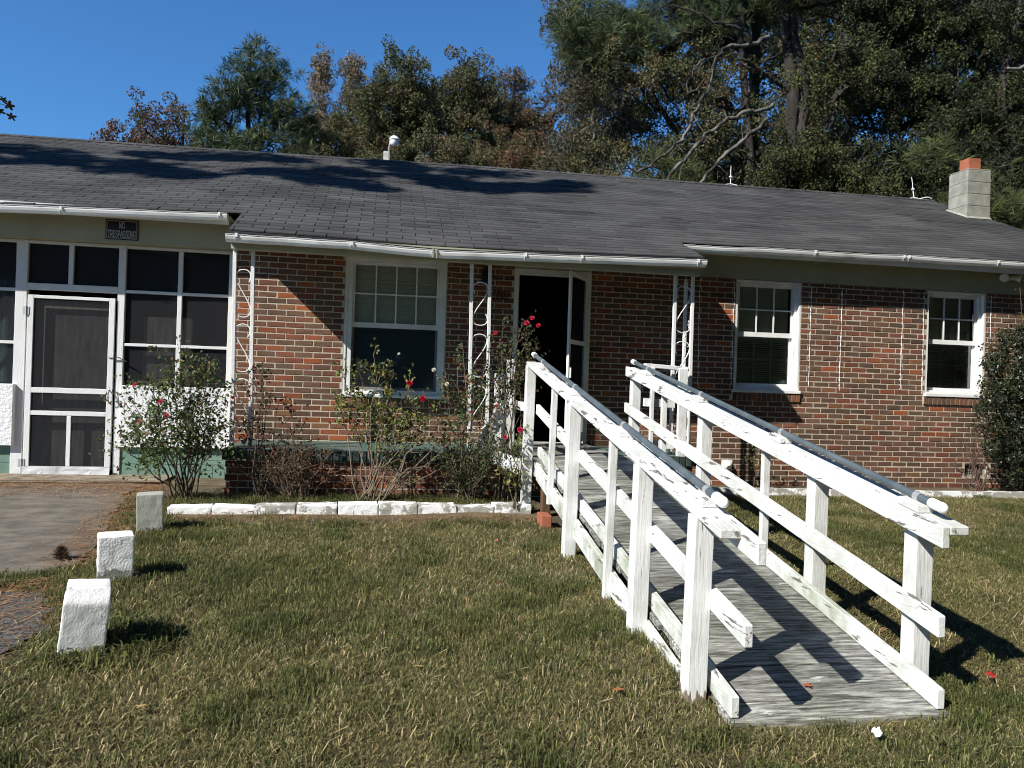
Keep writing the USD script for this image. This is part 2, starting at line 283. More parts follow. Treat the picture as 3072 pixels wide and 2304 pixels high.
# ------------------------------------------------------------------ ground
def zg(x, y):
    return np.interp(y, [-60, -9.1, -7.5, -6, -4.8, -3.6, -1.5, 0, 6], [-0.9, -0.22, -0.14, -0.06, 0.005, 0.055, 0.10, 0.12, 0.12]) + 0 * np.asarray(x)
def bumps(x, y):
    p = np.stack([np.asarray(x) * 1.3, np.asarray(y) * 1.3, 0 * np.asarray(x)], -1)
    near = np.clip((8.5 - np.hypot(np.asarray(x) - 2, np.asarray(y) + 5)) / 3, 0, 1)
    return (meshkit.fbm(p, 3, 5) - 0.5) * 0.05 * near * (np.asarray(y) < -1.2)
def ground():
    xs = np.r_[-300, -120, -60, -30, -16, np.arange(-10, 12.01, 0.2), 16, 30, 60, 120, 300]
    ys = np.r_[-300, -120, -60, -30, -16, np.arange(-10, 2.01, 0.15), 4, 8, 16, 30, 60, 120, 300]
    X, Y = np.meshgrid(xs, ys); Z = zg(X, Y) + bumps(X, Y)
    n, k = X.shape
    idx = np.arange(n * k).reshape(n, k)
    a, b, c, d = idx[:-1, :-1].ravel(), idx[:-1, 1:].ravel(), idx[1:, 1:].ravel(), idx[1:, :-1].ravel()
    return np.c_[X.ravel(), Y.ravel(), Z.ravel()], np.vstack([np.c_[a, b, c], np.c_[a, c, d]])
shape(None, 'lawn_ground', ground(), M_soil, smooth=True, kind='structure')
def sheet(name, pts, dz, mat_, step=0.12):
    """irregular sheet draped on the ground"""
    poly = Polygon(pts)
    minx, miny, maxx, maxy = poly.bounds
    tri = trimesh.creation.triangulate_polygon(poly.segmentize(step), engine='earcut')
    v2, f = np.array(tri[0]), np.array(tri[1])
    t = trimesh.Trimesh(np.c_[v2, np.zeros(len(v2))], f, process=False)
    t = t.subdivide_to_size(0.22)
    v = np.array(t.vertices); v[:, 2] = zg(v[:, 0], v[:, 1]) + bumps(v[:, 0], v[:, 1]) + dz
    f = np.array(t.faces)
    nrm = np.cross(v[f[:, 1]] - v[f[:, 0]], v[f[:, 2]] - v[f[:, 0]])[:, 2]
    f[nrm < 0] = f[nrm < 0][:, ::-1]
    return shape(None, name, (v, f), mat_, smooth=True, kind='structure')
rg = np.random.default_rng(3)
def wobble(pts, amp=0.04, seed=1, n=8):
    r = np.random.default_rng(seed); out = []
    P = np.array(pts, float)
    for a, b in zip(P, np.roll(P, -1, 0)):
        for t in np.linspace(0, 1, n, endpoint=False): out.append(a + (b - a) * t + r.normal(0, amp, 2))
    return out
DRIVE = [(-9, 0.12), (-2.75, 0.12), (-2.45, -0.6), (-2.40, -1.2), (-2.24, -2.0), (-2.06, -2.8), (-1.92, -3.45), (-1.93, -3.85), (-2.1, -4.02), (-2.7, -4.15), (-9, -4.3)]
DRIVE2 = [(-9, -4.55), (-2.2, -4.32), (-1.86, -4.40), (-1.68, -4.75), (-1.60, -5.05), (-1.66, -5.28), (-2.2, -5.55), (-9, -6.0)]
sheet('concrete_driveway', wobble(DRIVE, 0.03, 2), 0.018, M_concrete)
sheet('asphalt_driveway', wobble(DRIVE2, 0.03, 4), 0.018, M_asphalt)
sheet('concrete_apron', [(-9, 0.20), (-2.3, 0.20), (-2.3, -0.42), (-2.9, -0.50), (-4.0, -0.55), (-9, -0.55)], 0.03, M_apron)

# ------------------------------------------------------------------ the house
house = thing('brick_house', 'single storey red brown brick house with grey shingle roof and porch', 'house')
rng = np.random.default_rng(11)
BRICK_TOP = 2.735
OPEN = dict(big=(-0.463, 0.715, 1.115, 2.735), door=(1.531, 2.480, 0.50, 2.705), w1=(4.380, 5.275, 1.312, 2.735), w2=(7.085, 7.960, 1.335, 2.735), vent=(7.715, 8.070, 0.265, 0.445))
wallp = sbox(-1.70, -0.1, 10.0, BRICK_TOP)
for o in OPEN.values(): wallp = wallp.difference(sbox(o[0], o[2], o[1], o[3] if o[3] < BRICK_TOP - 0.01 else BRICK_TOP + 0.1))
wall = shape(house, 'front_wall', prism(wallp, 0.0035, 0.12), M_mortar, label='brick front wall with pale mortar joints')
PAL = np.array([[0.128, 0.078, 0.052], [0.150, 0.084, 0.056], [0.108, 0.070, 0.048], [0.175, 0.078, 0.050], [0.190, 0.074, 0.046], [0.240, 0.080, 0.040], [0.210, 0.104, 0.052], [0.285, 0.088, 0.038]])
def brick_mesh(x0, x1, z0, z1, y=0.0, r=None, depth=0.03):
    c = 0.0045
    j = r.uniform(-0.0016, 0.0016, 4) if r is not None else np.zeros(4)
    x0, x1, z0, z1 = x0 + j[0], x1 + j[1], z0 + j[2], z1 + j[3]
    ring = lambda a, yy: np.array([[x0 + a, yy, z0 + a], [x1 - a, yy, z0 + a], [x1 - a, yy, z1 - a], [x0 + a, yy, z1 - a]])
    v = np.vstack([ring(0, y + depth), ring(0, y + c), ring(c, y)])
    if r is not None:
        t = r.normal(0, 0.004); v[:, 2] += (v[:, 0] - (x0 + x1) / 2) * t
        v[8:, 1] += r.uniform(-0.0015, 0.0015, 4)
    f = []
    for b in (0, 4):
        for k in range(4):
            a0, a1 = b + k, b + (k + 1) % 4
            f += [[a0, a1, a1 + 4], [a0, a1 + 4, a0 + 4]]
    f += [[8, 9, 10], [8, 10, 11]]
    return v, np.array(f)
def lay_bricks(x0, x1, zrows, opens, ph0, ph1, mod=0.2096, joint=0.0092, rowh=0.0677):
    out = []
    for i, zb in zrows:
        off = ph0 if i % 2 == 0 else ph1
        k0 = math.floor((x0 - off) / mod)
        for k in range(k0, int((x1 - x0) / mod) + k0 + 3):
            a, b = off + k * mod + joint / 2, off + (k + 1) * mod - joint / 2
            segs = [(max(a, x0), min(b, x1))]
            z0_, z1_ = zb + joint / 2, zb + rowh - joint / 2
            for o in opens:
                if o[2] < z1_ - 0.012 and o[3] > z0_ + 0.012:
                    new = []
                    for s in segs:
                        if s[1] <= o[0] or s[0] >= o[1]: new.append(s)
                        else:
                            if s[0] < o[0] - 0.006: new.append((s[0], o[0] - 0.006))
                            if s[1] > o[1] + 0.006: new.append((o[1] + 0.006, s[1]))
                    segs = new
            out += [(s[0], s[1], z0_, z1_) for s in segs if s[1] - s[0] > 0.025]
    return out
def brick_tone(x, z, r):
    w = 0.5 + 0.8 * (meshkit.noise(np.array([x * 1.1, z * 1.7, 3.0]), 4) - 0.5)
    p = np.array([0.24, 0.20, 0.17, 0.13, 0.10, 0.05, 0.06, 0.03]) * np.where(np.arange(8) > 2, 0.35 + 1.5 * w, 1.0)
    if x > 3.5: p = p * np.array([1.25, 1.2, 1.25, 1, 0.85, 0.5, 0.6, 0.45])
    t = PAL[r.choice(8, p=p / p.sum())] * r.uniform(0.85, 1.15)
    return t
ROWZ = 0.5865          # bed joint just above the porch floor
rows = [(i, ROWZ + i * 0.0677) for i in range(-9, 32) if ROWZ + (i + 1) * 0.0677 < BRICK_TOP + 0.02]
sills = [(OPEN['w1'][0] - 0.02, OPEN['w1'][1] + 0.02, 1.19, 1.32), (OPEN['w2'][0] - 0.03, OPEN['w2'][1] + 0.02, 1.21, 1.34), (OPEN['big'][0] - 0.02, OPEN['big'][1] + 0.02, 0.995, 1.12)]
porch_block = [(-1.55, 3.45, -1, 0.575)]
bl = lay_bricks(-1.70, 10.0, rows, list(OPEN.values()) + sills + porch_block, 0.035, 0.14)
bl = [(b[0], b[1], b[2], min(b[3], BRICK_TOP - 0.003)) for b in bl if b[2] < BRICK_TOP - 0.03]
def vis_rank(b):   # nearest the photographer first, hidden ones last
    x, z = (b[0] + b[1]) / 2, (b[2] + b[3]) / 2
    d = math.hypot(x - 0.2, 9.1)
    return d + (4 if (x < -1.62 or x > 8.2 or z < 0.2) else 0) + (0.6 if b[1] - b[0] < 0.15 else 0)
bl.sort(key=vis_rank)
stuff_v, stuff_f, stuff_t, nv = [], [], [], 0
for i, b in enumerate(bl):
    v, f = brick_mesh(*b, y=rng.uniform(-0.0015, 0.0015), r=rng)
    t = brick_tone((b[0] + b[1]) / 2, b[2], rng)
    if i < 300: shape(wall, 'brick', (v, f), M_brick, tone=np.tile(t, (len(v), 1)))
    else:
        stuff_v.append(v); stuff_f.append(f + nv); stuff_t.append(np.tile(t, (len(v), 1))); nv += len(v)
shape(wall, 'far_bricks', (np.vstack(stuff_v), np.vstack(stuff_f)), M_brick, tone=np.vstack(stuff_t), kind='stuff')
# pale caulk lines left on the brick where shutters hung
def caulk(x, z0, z1, w, seed):
    r = np.random.default_rng(seed); n = int((z1 - z0) / 0.022); zs = np.linspace(z0, z1, n)
    xc = x + np.cumsum(r.normal(0, 0.0010, n)); hw = np.abs(r.normal(w * 1.5, w * 0.9, n)) + 0.001
    hw[r.random(n) < 0.28] = 0.0006
    v = np.vstack([np.c_[xc - hw, np.full(n, 0.001), zs], np.c_[xc, np.full(n, -0.0045), zs], np.c_[xc + hw, np.full(n, 0.001), zs]])
    f = []
    for i in range(n - 1):
        for k in (0, 1):
            a = k * n + i
            f += [[a, a + n, a + n + 1], [a, a + n + 1, a + 1]]
    return v, np.array(f)
for k, (x, z0, z1, w) in enumerate([(5.415, 1.40, 2.70, 0.004), (5.845, 1.36, 2.71, 0.0045), (6.72, 1.40, 2.71, 0.0055), (7.04, 1.36, 2.70, 0.0045), (4.345, 1.40, 2.70, 0.003), (3.90, 1.36, 2.71, 0.003), (8.04, 2.0, 2.70, 0.003)]):
    shape(wall, 'caulk_line', caulk(x, z0, z1, w, 40 + k), M_stucco)

# --- sills of bricks on edge
def rowlock(parent, x0, x1, z0, z1, seed, matl=None, tones=None, y=-0.022, w=0.0655, name='rowlock_sill'):
    r = np.random.default_rng(seed); n = max(1, round((x1 - x0) / w)); w = (x1 - x0) / n
    vs, fs, ts, k = [], [], [], 0
    for i in range(n):
        v, f = brick_mesh(x0 + i * w + 0.005, x0 + (i + 1) * w - 0.005, z0, z1, y, r, 0.06)
        top = np.array([[0, 1, 1]])
        t = (PAL[r.choice([0, 1, 2, 2, 3, 6])] if tones is None else np.array(tones)) * r.uniform(0.8, 1.15)
        b, bf = box(x0 + i * w + 0.005, x0 + (i + 1) * w - 0.005, y + 0.012, 0.10, z0 + 0.002, z1 - 0.001)
        vs += [v, b]; fs += [f + k, bf + k + len(v)]; ts.append(np.tile(t, (len(v) + 8, 1))); k += len(v) + 8
    mesh = (np.vstack(vs), np.vstack(fs))
    p = shape(parent, name, mesh, matl or M_brick, tone=np.vstack(ts), kind='stuff')
    shape(parent, name + '_mortar', box(x0 + 0.004, x1 - 0.004, y + 0.008, y + 0.06, z0 + 0.003, z1 - 0.004), M_mortar if tones is None else M_teal)
    return p

# --- windows
def window(label, x0, x1, z0, z1, cols, yrec, casing, seed, sill_brick):
    w = shape(house, 'window', frame(x0, x1, z0, z1, casing, yrec - 0.03, 0.14, wb=0.075, wt=0.055), M_trim, label=label)
    # jamb liner towards the brick face
    shape(w, 'casing', frame(x0 + 0.004, x1 - 0.004, z0 + 0.03, z1 - 0.004, 0.022, 0.004, yrec - 0.03), M_trim)
    gx0, gx1, gz0, gz1 = x0 + casing, x1 - casing, z0 + 0.075, z1 - 0.055
    zm = (gz0 + gz1) / 2 + 0.015
    for nm, za, zb, yy in (('upper_sash', zm - 0.03, gz1, yrec + 0.004), ('lower_sash', gz0, zm + 0.03, yrec + 0.034)):
        s = shape(w, nm, frame(gx0 + 0.001, gx1 - 0.001, za, zb, 0.028, yy, yy + 0.026, wb=0.06 if nm == 'upper_sash' else 0.034), M_trim)
        ix0, ix1, iz0, iz1 = gx0 + 0.029, gx1 - 0.029, za + (0.06 if nm == 'upper_sash' else 0.034), zb - 0.028
        shape(w, 'pane', box(ix0 - 0.004, ix1 + 0.004, yy + 0.010, yy + 0.013, iz0 - 0.004, iz1 + 0.004), M_glass)
        ym = yy - 0.001 if nm == 'upper_sash' else yy + 0.014
        for k in range(1, cols):
            xm = ix0 + (ix1 - ix0) * k / cols
            shape(w, 'muntin', box(xm - 0.0085, xm + 0.0085, ym, ym + 0.009, iz0, iz1), M_trim)
        zz = iz0 + (iz1 - iz0) * 0.5
        shape(w, 'muntin', box(ix0, ix1, ym + 0.001, ym + 0.010, zz - 0.0085, zz + 0.0085), M_trim)
    if cols == 4: shape(w, 'insect_screen', box(gx0 + 0.004, gx1 - 0.004, yrec + 0.008, yrec + 0.0095, gz0, zm - 0.031), M_winmesh)
    # venetian blind
    r = np.random.default_rng(seed); parts = []
    for zz in np.arange(gz0 + 0.02, gz1 - 0.01, 0.024):
        v, f = box(gx0 + 0.03, gx1 - 0.03, -0.012, 0.012, -0.0006, 0.0006)
        a = (-1.12 if (cols == 4 or zz > zm - 0.05) else 0.85) + r.normal(0, 0.03); c, s_ = math.cos(a), math.sin(a)
        y, z = v[:, 1] * c - v[:, 2] * s_, v[:, 1] * s_ + v[:, 2] * c
        parts.append((np.c_[v[:, 0], y + yrec + 0.078, z + zz + r.normal(0, 0.0008)], f))
    shape(w, 'blind', cat_meshes(parts), M_blind, kind='stuff')
    # wooden sill
    shape(w, 'sill', cbox(x0 - 0.012, x1 + 0.012, -0.035, yrec + 0.0, z0 - 0.012, z0 + 0.028, 0.004), M_trim)
    rowlock(w, sill_brick[0], sill_brick[1], sill_brick[2] + 0.006, z0 - 0.014, seed)
    return w
window('wide front window with four panes across beside the door', *OPEN['big'], 4, 0.045, 0.085, 5, sills[2])
window('narrow window right of the porch', *OPEN['w1'], 3, 0.085, 0.062, 6, sills[0])
window('narrow window behind the dark shrub', *OPEN['w2'], 3, 0.085, 0.062, 7, sills[1])

# --- door opening and storm door
o = OPEN['door']
shape(house, 'door_frame', prism(sbox(o[0], 0.585, o[1], o[3]).difference(sbox(o[0] + 0.045, 0.5, o[1] - 0.045, o[3] - 0.05)), -0.012, 0.13), M_trim)
shape(house, 'door_stop', prism(sbox(o[0] + 0.046, 0.60, o[1] - 0.046, o[3] - 0.051).difference(sbox(o[0] + 0.062, 0.5, o[1] - 0.062, o[3] - 0.066)), 0.03, 0.07), M_trim)
shape(house, 'threshold', box(o[0], o[1], -0.05, 0.14, 0.585, 0.612), M_alu)
hinge = np.array([2.430, -0.015]); free = np.array([2.085, -0.53])
du = (free - hinge); dl = np.linalg.norm(du); du /= dl; dn = np.array([-du[1], du[0]])
def doorpiece(u0, u1, z0, z1, t0=-0.015, t1=0.015, c=0.003):
    v, f = cbox(u0, u1, t0, t1, z0, z1, c)
    return np.c_[hinge[0] + v[:, 0] * du[0] + v[:, 1] * dn[0], hinge[1] + v[:, 0] * du[1] + v[:, 1] * dn[1], v[:, 2]], f
sd = shape(house, 'storm_door', cat_meshes([doorpiece(0, 0.05, 0.64, 2.635), doorpiece(dl - 0.05, dl, 0.64, 2.635)]), M_trim, label='white storm door standing open')
for z0_, z1_ in ((2.585, 2.634), (1.80, 1.85), (0.641, 0.76)): shape(sd, 'rail', doorpiece(0.051, dl - 0.051, z0_, z1_, -0.014, 0.014), M_trim)
shape(sd, 'pane', doorpiece(0.051, dl - 0.051, 1.851, 2.584, -0.002, 0.002, 0.0005), M_mesh); shape(sd, 'pane', doorpiece(0.051, dl - 0.051, 0.761, 1.799, -0.002, 0.002, 0.0005), M_mesh)
shape(sd, 'handle', doorpiece(dl - 0.035, dl - 0.018, 1.40, 1.52, 0.015, 0.04), M_alu)

# --- crawl space vent
vt = shape(house, 'foundation_vent', frame(7.722, 8.062, 0.270, 0.440, 0.014, 0.055, 0.09), M_cinder)
for k in range(6): shape(vt, 'louvre', bar((7.737, 0.066, 0.29 + k * 0.024), (8.047, 0.066, 0.29 + k * 0.024), 0.012, 0.004, 0.001), M_cinder)
for k in range(9): shape(vt, 'grille_bar', box(7.75 + k * 0.036, 7.754 + k * 0.036, 0.056, 0.060, 0.285, 0.425), M_cinder)
# small tap box low on the wall
tb = shape(house, 'wall_cap', cat_meshes([tube([(4.32, 0.0, 0.37), (4.32, -0.05, 0.37), (4.32, -0.075, 0.355)], [0.055, 0.055, 0.03], 12), box(4.25, 4.39, -0.012, 0.0, 0.30, 0.44)]), M_trim, smooth=False)

# --- frieze boards, soffit, fascia
shape(house, 'frieze_board', box(3.50, 10.0, -0.022, 0.0, 2.737, 3.035), M_frieze)
shape(house, 'frieze_board', box(-7.0, -1.745, -0.022, 0.19, 2.737, 3.035), M_frieze)
shape(house, 'soffit', box(3.50, 10.0, -0.285, -0.024, 3.036, 3.052), M_frieze)
shape(house, 'soffit', box(-7.0, -1.70, -0.285, -0.024, 3.036, 3.052), M_frieze)
shape(house, 'fascia', box(3.48, 10.05, -0.31, -0.287, 2.965, 3.085), M_trim)
shape(house, 'fascia', box(-7.0, -1.72, -0.31, -0.287, 2.955, 3.06), M_trim)
shape(house, 'porch_ceiling', box(-1.55, 3.46, -0.90, 0.005, 2.74, 2.755), M_frieze)
shape(house, 'porch_beam', box(-1.55, 3.46, -1.02, -0.92, 2.585, 2.75), M_frieze)
shape(house, 'porch_fascia', box(-1.57, 3.48, -1.10, -1.075, 2.645, 2.715), M_frieze)
shape(house, 'porch_end_board', (np.array([[-1.572, -1.10, 2.63], [-1.572, -0.30, 2.93], [-1.572, -0.30, 3.06], [-1.572, -1.10, 2.70], [-1.552, -1.10, 2.63], [-1.552, -0.30, 2.93], [-1.552, -0.30, 3.06], [-1.552, -1.10, 2.70]]), np.array([[0, 2, 1], [0, 3, 2], [4, 5, 6], [4, 6, 7], [0, 1, 5], [0, 5, 4], [1, 2, 6], [1, 6, 5], [2, 3, 7], [2, 7, 6], [3, 0, 4], [3, 4, 7]])), M_frieze)
shape(house, 'porch_end_board', (np.array([[3.455, -1.10, 2.63], [3.455, -0.30, 2.93], [3.455, -0.30, 3.06], [3.455, -1.10, 2.70], [3.475, -1.10, 2.63], [3.475, -0.30, 2.93], [3.475, -0.30, 3.06], [3.475, -1.10, 2.70]]), BOXF), M_frieze)

# --- roof
RIDGE_Y = 3.85
def z_eave(x): return np.interp(x, [-7, -4, -1.7, 3.5, 8.2, 10.1], [2.99, 3.02, 3.095, 3.085, 3.135, 3.14])
def z_ridge(x): return np.interp(x, [-7, -6, -1.8, 1.2, 5.7, 9.9], [4.885, 4.90, 4.935, 4.985, 5.01, 5.03])
EAVE_Y = -0.33
def z_porch_eave(x): return np.interp(x, [-1.6, -0.2, 0.5, 1.6, 3.5], [2.735, 2.715, 2.692, 2.712, 2.755])
def roof_pt(x, y):
    x = np.asarray(x, float); y = np.asarray(y, float)
    ze, zr = z_eave(x), z_ridge(x); t = (y - EAVE_Y) / (RIDGE_Y - EAVE_Y)
    z = ze + (zr - ze) * t
    tp = np.clip((EAVE_Y - y) / 0.80, 0, 1.2)
    z = np.where(y < EAVE_Y, ze + (z_porch_eave(x) - ze) * tp, z)
    sag = -0.012 * np.sin(x * 1.3) * np.clip(t, 0, 1) * np.clip(1 - t, 0, 1) * 4
    return np.stack([x, y, z + sag], -1)
def roof_surface(x0, x1, y0, y1, off, nx=60, ny=12):
    xs, ys = np.linspace(x0, x1, nx), np.linspace(y0, y1, ny)
    X, Y = np.meshgrid(xs, ys); P = roof_pt(X, Y).reshape(-1, 3)
    top = P + [0, 0, off]; bot = P + [0, 0, off - 0.02]
    idx = np.arange(nx * ny).reshape(ny, nx)
    a, b, c, d = idx[:-1, :-1].ravel(), idx[:-1, 1:].ravel(), idx[1:, 1:].ravel(), idx[1:, :-1].ravel()
    N = nx * ny
    f = [np.c_[a, b, c], np.c_[a, c, d], np.c_[a + N, c + N, b + N], np.c_[a + N, d + N, c + N]]
    loop = np.r_[idx[0], idx[1:, -1], idx[-1, -2::-1], idx[-2:0:-1, 0]]
    l2 = np.roll(loop, -1)
    f += [np.c_[loop, loop + N, l2 + N], np.c_[loop, l2 + N, l2]]
    return np.vstack([top, bot]), np.vstack(f)
roof = shape(house, 'roof', roof_surface(-7.0, 10.06, EAVE_Y, RIDGE_Y, -0.012), M_roofdeck, label='low pitched grey asphalt shingle roof')
shape(house, 'porch_roof', roof_surface(-1.57, 3.47, -1.13, EAVE_Y - 0.001, -0.012, 30, 5), M_roofdeck)
def rear_roof():
    xs = np.linspace(-7, 10.06, 20); a = roof_pt(xs, np.full(20, RIDGE_Y)); b = np.c_[xs, np.full(20, 8.03), z_eave(xs)]
    top = np.vstack([a, b]); f = []
    for i in range(19): f += [[i, i + 1, 20 + i + 1], [i, 20 + i + 1, 20 + i]]
    f = np.array(f); v = np.vstack([top, top - [0, 0, 0.03]])
    return v, np.vstack([f, f[:, ::-1] + 40])
shape(house, 'rear_roof', rear_roof(), M_roofdeck)
# shingles: tabs with a tapered body and open slots between
def tab(xc, y, w, rr, porch_w=1.0):
    x0, x1 = xc - w / 2, xc + w / 2
    j = rr.normal(0, 0.002, 2)
    lift = abs(rr.normal(0, 0.0025)) + (0.010 if rr.random() < 0.02 else 0)
    yb = y + 0.175
    p = roof_pt([x0, x1, x1, x0], [y + j[0], y + j[1], yb, yb])
    v = np.vstack([p[:2] + [0, 0, 0.008 + lift], p[2:] - [0, 0, 0.001], p[:2] + [0, 0, -0.004]])
    f = np.array([[0, 1, 2], [0, 2, 3], [4, 5, 1], [4, 1, 0], [4, 0, 3], [5, 2, 1]])
    return v, f
rs = np.random.default_rng(21)
tabs = []
EXPO = 0.117   # horizontal run of the 127 mm exposure
def shingle_row(y, i, x0, x1):
    off = (i % 2) * 0.1525 + rs.normal(0, 0.006)
    k0 = math.floor((x0 - off) / 0.305)
    tile = 0.0
    for k in range(k0, k0 + int((x1 - x0) / 0.305) + 3):
        a, b = max(off + k * 0.305, x0), min(off + (k + 1) * 0.305, x1)
        if b - a < 0.03: continue
        if k % 3 == 0: tile = rs.normal(0, 0.10)
        v, f = tab((a + b) / 2, y, b - a - 0.011, rs)
        g = 0.068 * (1 + tile + rs.normal(0, 0.09))
        tabs.append((y, (a + b) / 2, v, f, np.array([g, g, g * 1.005])))
i = 0
y = -1.135
ys_porch = []
yy = EAVE_Y - 0.02
rowsy = []
while yy < RIDGE_Y - 0.03: rowsy.append(yy); yy += EXPO
for i, yv in enumerate(rowsy): shingle_row(yv, i, -7.0, 10.07)
for i in range(1, 8):
    yv = rowsy[0] - i * EXPO
    if yv > -1.16: shingle_row(yv, -i, -1.575, 3.475)
tabs.sort(key=lambda t: (t[0] if -4.3 < t[1] < 8.6 else 9) + 0.05 * abs(t[1]))
sv, sf, st, nv = [], [], [], 0
for i, (yv, xc, v, f, t) in enumerate(tabs):
    if i < 300: shape(roof, 'shingle', (v, f), M_shingle, tone=np.tile(t, (len(v), 1)))
    else: sv.append(v); sf.append(f + nv); st.append(np.tile(t, (len(v), 1))); nv += len(v)
shape(roof, 'far_shingles', (np.vstack(sv), np.vstack(sf)), M_shingle, tone=np.vstack(st), kind='stuff')
# ridge caps
xs = np.arange(-7, 10.0, 0.14)
cv, cf, ct, nv = [], [], [], 0
for x in xs:
    a, b = roof_pt([x, x + 0.16], [RIDGE_Y, RIDGE_Y]); d0 = np.array([0, -0.13, -0.058]); d1 = np.array([0, 0.13, -0.058]); u = np.array([0, 0, 0.016])
    v = np.array([a + d0 + u, b + d0 + u * 0.5, a + u * 1.3, b + u * 0.8, a + d1 + u, b + d1 + u * 0.5, a + d0, a])
    f = np.array([[0, 1, 3], [0, 3, 2], [2, 3, 5], [2, 5, 4], [0, 2, 7], [0, 7, 6]])
    cv.append(v); cf.append(f + nv); nv += 8; ct.append(np.tile(np.array([1.02, 1, 0.985]) * 0.07 * rs.uniform(0.8, 1.15), (8, 1)))
shape(roof, 'ridge_caps', (np.vstack(cv), np.vstack(cf)), M_shingle, tone=np.vstack(ct), kind='stuff')
# rake board on the right gable, gable wall and the rest of the shell
def rake(x, w):
    ys_ = np.linspace(EAVE_Y - 0.02, RIDGE_Y, 10); p = roof_pt(np.full(10, x), ys_)
    v = np.vstack([p + [0, 0, -0.02], p + [w, 0, -0.02], p + [0, 0, -0.16], p + [w, 0, -0.16]]); f = []
    for k in range(9):
        for a, b in ((0, 10), (10, 30), (30, 20), (20, 0)): f += [[a + k, b + k, b + k + 1], [a + k, b + k + 1, a + k + 1]]
    return v, np.array(f)
shape(house, 'rake_board', rake(10.02, 0.025), M_trim)
def gable(x):
    ys_ = np.r_[0.0, np.linspace(0, RIDGE_Y, 8), 7.7, 7.7]
    zt = np.r_[0.0, roof_pt(np.full(8, x), np.linspace(0, RIDGE_Y, 8))[:, 2] - 0.03, z_eave(x) - 0.03, 0.0]
    pts = Polygon(np.c_[ys_, zt])
    t = trimesh.creation.extrude_polygon(pts, 0.12, engine='earcut'); v = np.array(t.vertices)
    return np.c_[x - v[:, 2], v[:, 0], v[:, 1]], np.array(t.faces)[:, ::-1]
shape(house, 'side_wall', gable(9.99), M_mortar); shape(house, 'side_wall', gable(-6.87), M_mortar)
shape(house, 'rear_wall', box(-6.98, 9.985, 7.70, 7.82, 0, 3.0), M_mortar)
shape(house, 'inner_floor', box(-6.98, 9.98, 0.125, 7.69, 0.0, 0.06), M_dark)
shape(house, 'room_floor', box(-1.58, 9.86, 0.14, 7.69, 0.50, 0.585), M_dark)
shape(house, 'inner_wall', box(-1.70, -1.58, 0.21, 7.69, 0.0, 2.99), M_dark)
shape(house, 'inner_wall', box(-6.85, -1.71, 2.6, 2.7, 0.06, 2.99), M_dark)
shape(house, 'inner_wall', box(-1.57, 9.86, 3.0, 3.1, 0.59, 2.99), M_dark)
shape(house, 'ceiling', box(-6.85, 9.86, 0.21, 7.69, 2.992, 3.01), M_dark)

# --- gutters
def gutter(pts, r=0.043, depth=0.075):
    """open trough swept along pts (the front lip line)"""
    P = np.asarray(pts, float).copy(); n = len(P); P[:, 1:] += np.random.default_rng(n).normal(0, 0.0035, (n, 2))
    prof = np.array([[-0.006, 0.0], [0, 0.0], [0.0, -0.022], [0.010, -0.048], [0.030, -0.068], [0.060, -0.074], [0.085, -0.060], [0.088, 0.012],
                     [0.084, 0.012], [0.081, -0.055], [0.060, -0.068], [0.032, -0.062], [0.014, -0.044], [0.005, -0.022], [0.005, -0.004], [-0.006, -0.004]])
    prof[:, 1] += 0.002
    k = len(prof)
    v = (P[:, None] + np.stack([np.zeros((n, k)), np.broadcast_to(prof[:, 0], (n, k)), np.broadcast_to(prof[:, 1], (n, k))], -1)).reshape(-1, 3)
    f = []
    for i in range(n - 1):
        for j in range(k):
            a, b = i * k + j, i * k + (j + 1) % k
            f += [[a, b, b + k], [a, b + k, a + k]]
    # end caps
    cap = list(range(1, 8))
    for e in (0, n - 1):
        c = [e * k + q for q in cap]
        for q in range(1, len(c) - 1): f.append([c[0], c[q], c[q + 1]] if e else [c[0], c[q + 1], c[q]])
    return v, np.array(f)
def lip(xs_, fn, y): return np.c_[xs_, np.full(len(xs_), y), fn(xs_)]
gl = lambda x: np.interp(x, [-7, -3.97, -1.72], [2.965, 2.993, 3.062])
gr = lambda x: np.interp(x, [3.52, 6.0, 8.2, 10.1], [3.050, 3.082, 3.103, 3.11])
gm = lambda x: np.interp(x, [-1.575, -0.35, 0.49, 0.62, 2.0, 3.46], [2.706, 2.690, 2.664, 2.664, 2.695, 2.733])
def brackets(parent, fn, y, xs_):
    for x in xs_:
        z = fn(x)
        shape(parent, 'bracket', cat_meshes([box(x - 0.012, x + 0.012, y - 0.012, y + 0.10, z + 0.003, z + 0.008), box(x - 0.012, x + 0.012, y - 0.013, y - 0.007, z - 0.030, z + 0.006), bar((x, y - 0.010, z - 0.028), (x - 0.004, y + 0.014, z - 0.070), 0.018, 0.004, 0.001)]), M_trim)
g1 = shape(house, 'gutter', gutter(lip(np.linspace(-7, -1.722, 12), gl, -0.395)), M_gutter); brackets(g1, gl, -0.395, (-5.1, -3.38, -1.80))
g2 = shape(house, 'gutter', gutter(lip(np.r_[np.linspace(-1.575, 0.49, 8), np.linspace(0.60, 3.462, 10)], gm, -1.185)), M_gutter, label='sagging white porch gutter'); brackets(g2, gm, -1.185, (-1.47, -0.35, 1.44, 2.05, 3.36))
shape(g2, 'joint_strap', cat_meshes([box(0.46, 0.475, -1.195, -1.09, gm(0.49) - 0.08, gm(0.49) + 0.012), box(0.50, 0.512, -1.195, -1.09, gm(0.49) - 0.085, gm(0.49) + 0.01)]), M_flash)
g3 = shape(house, 'gutter', gutter(lip(np.linspace(3.522, 10.06, 14), gr, -0.395)), M_gutter); brackets(g3, gr, -0.395, (5.22, 6.43, 6.50, 7.78, 9.2))

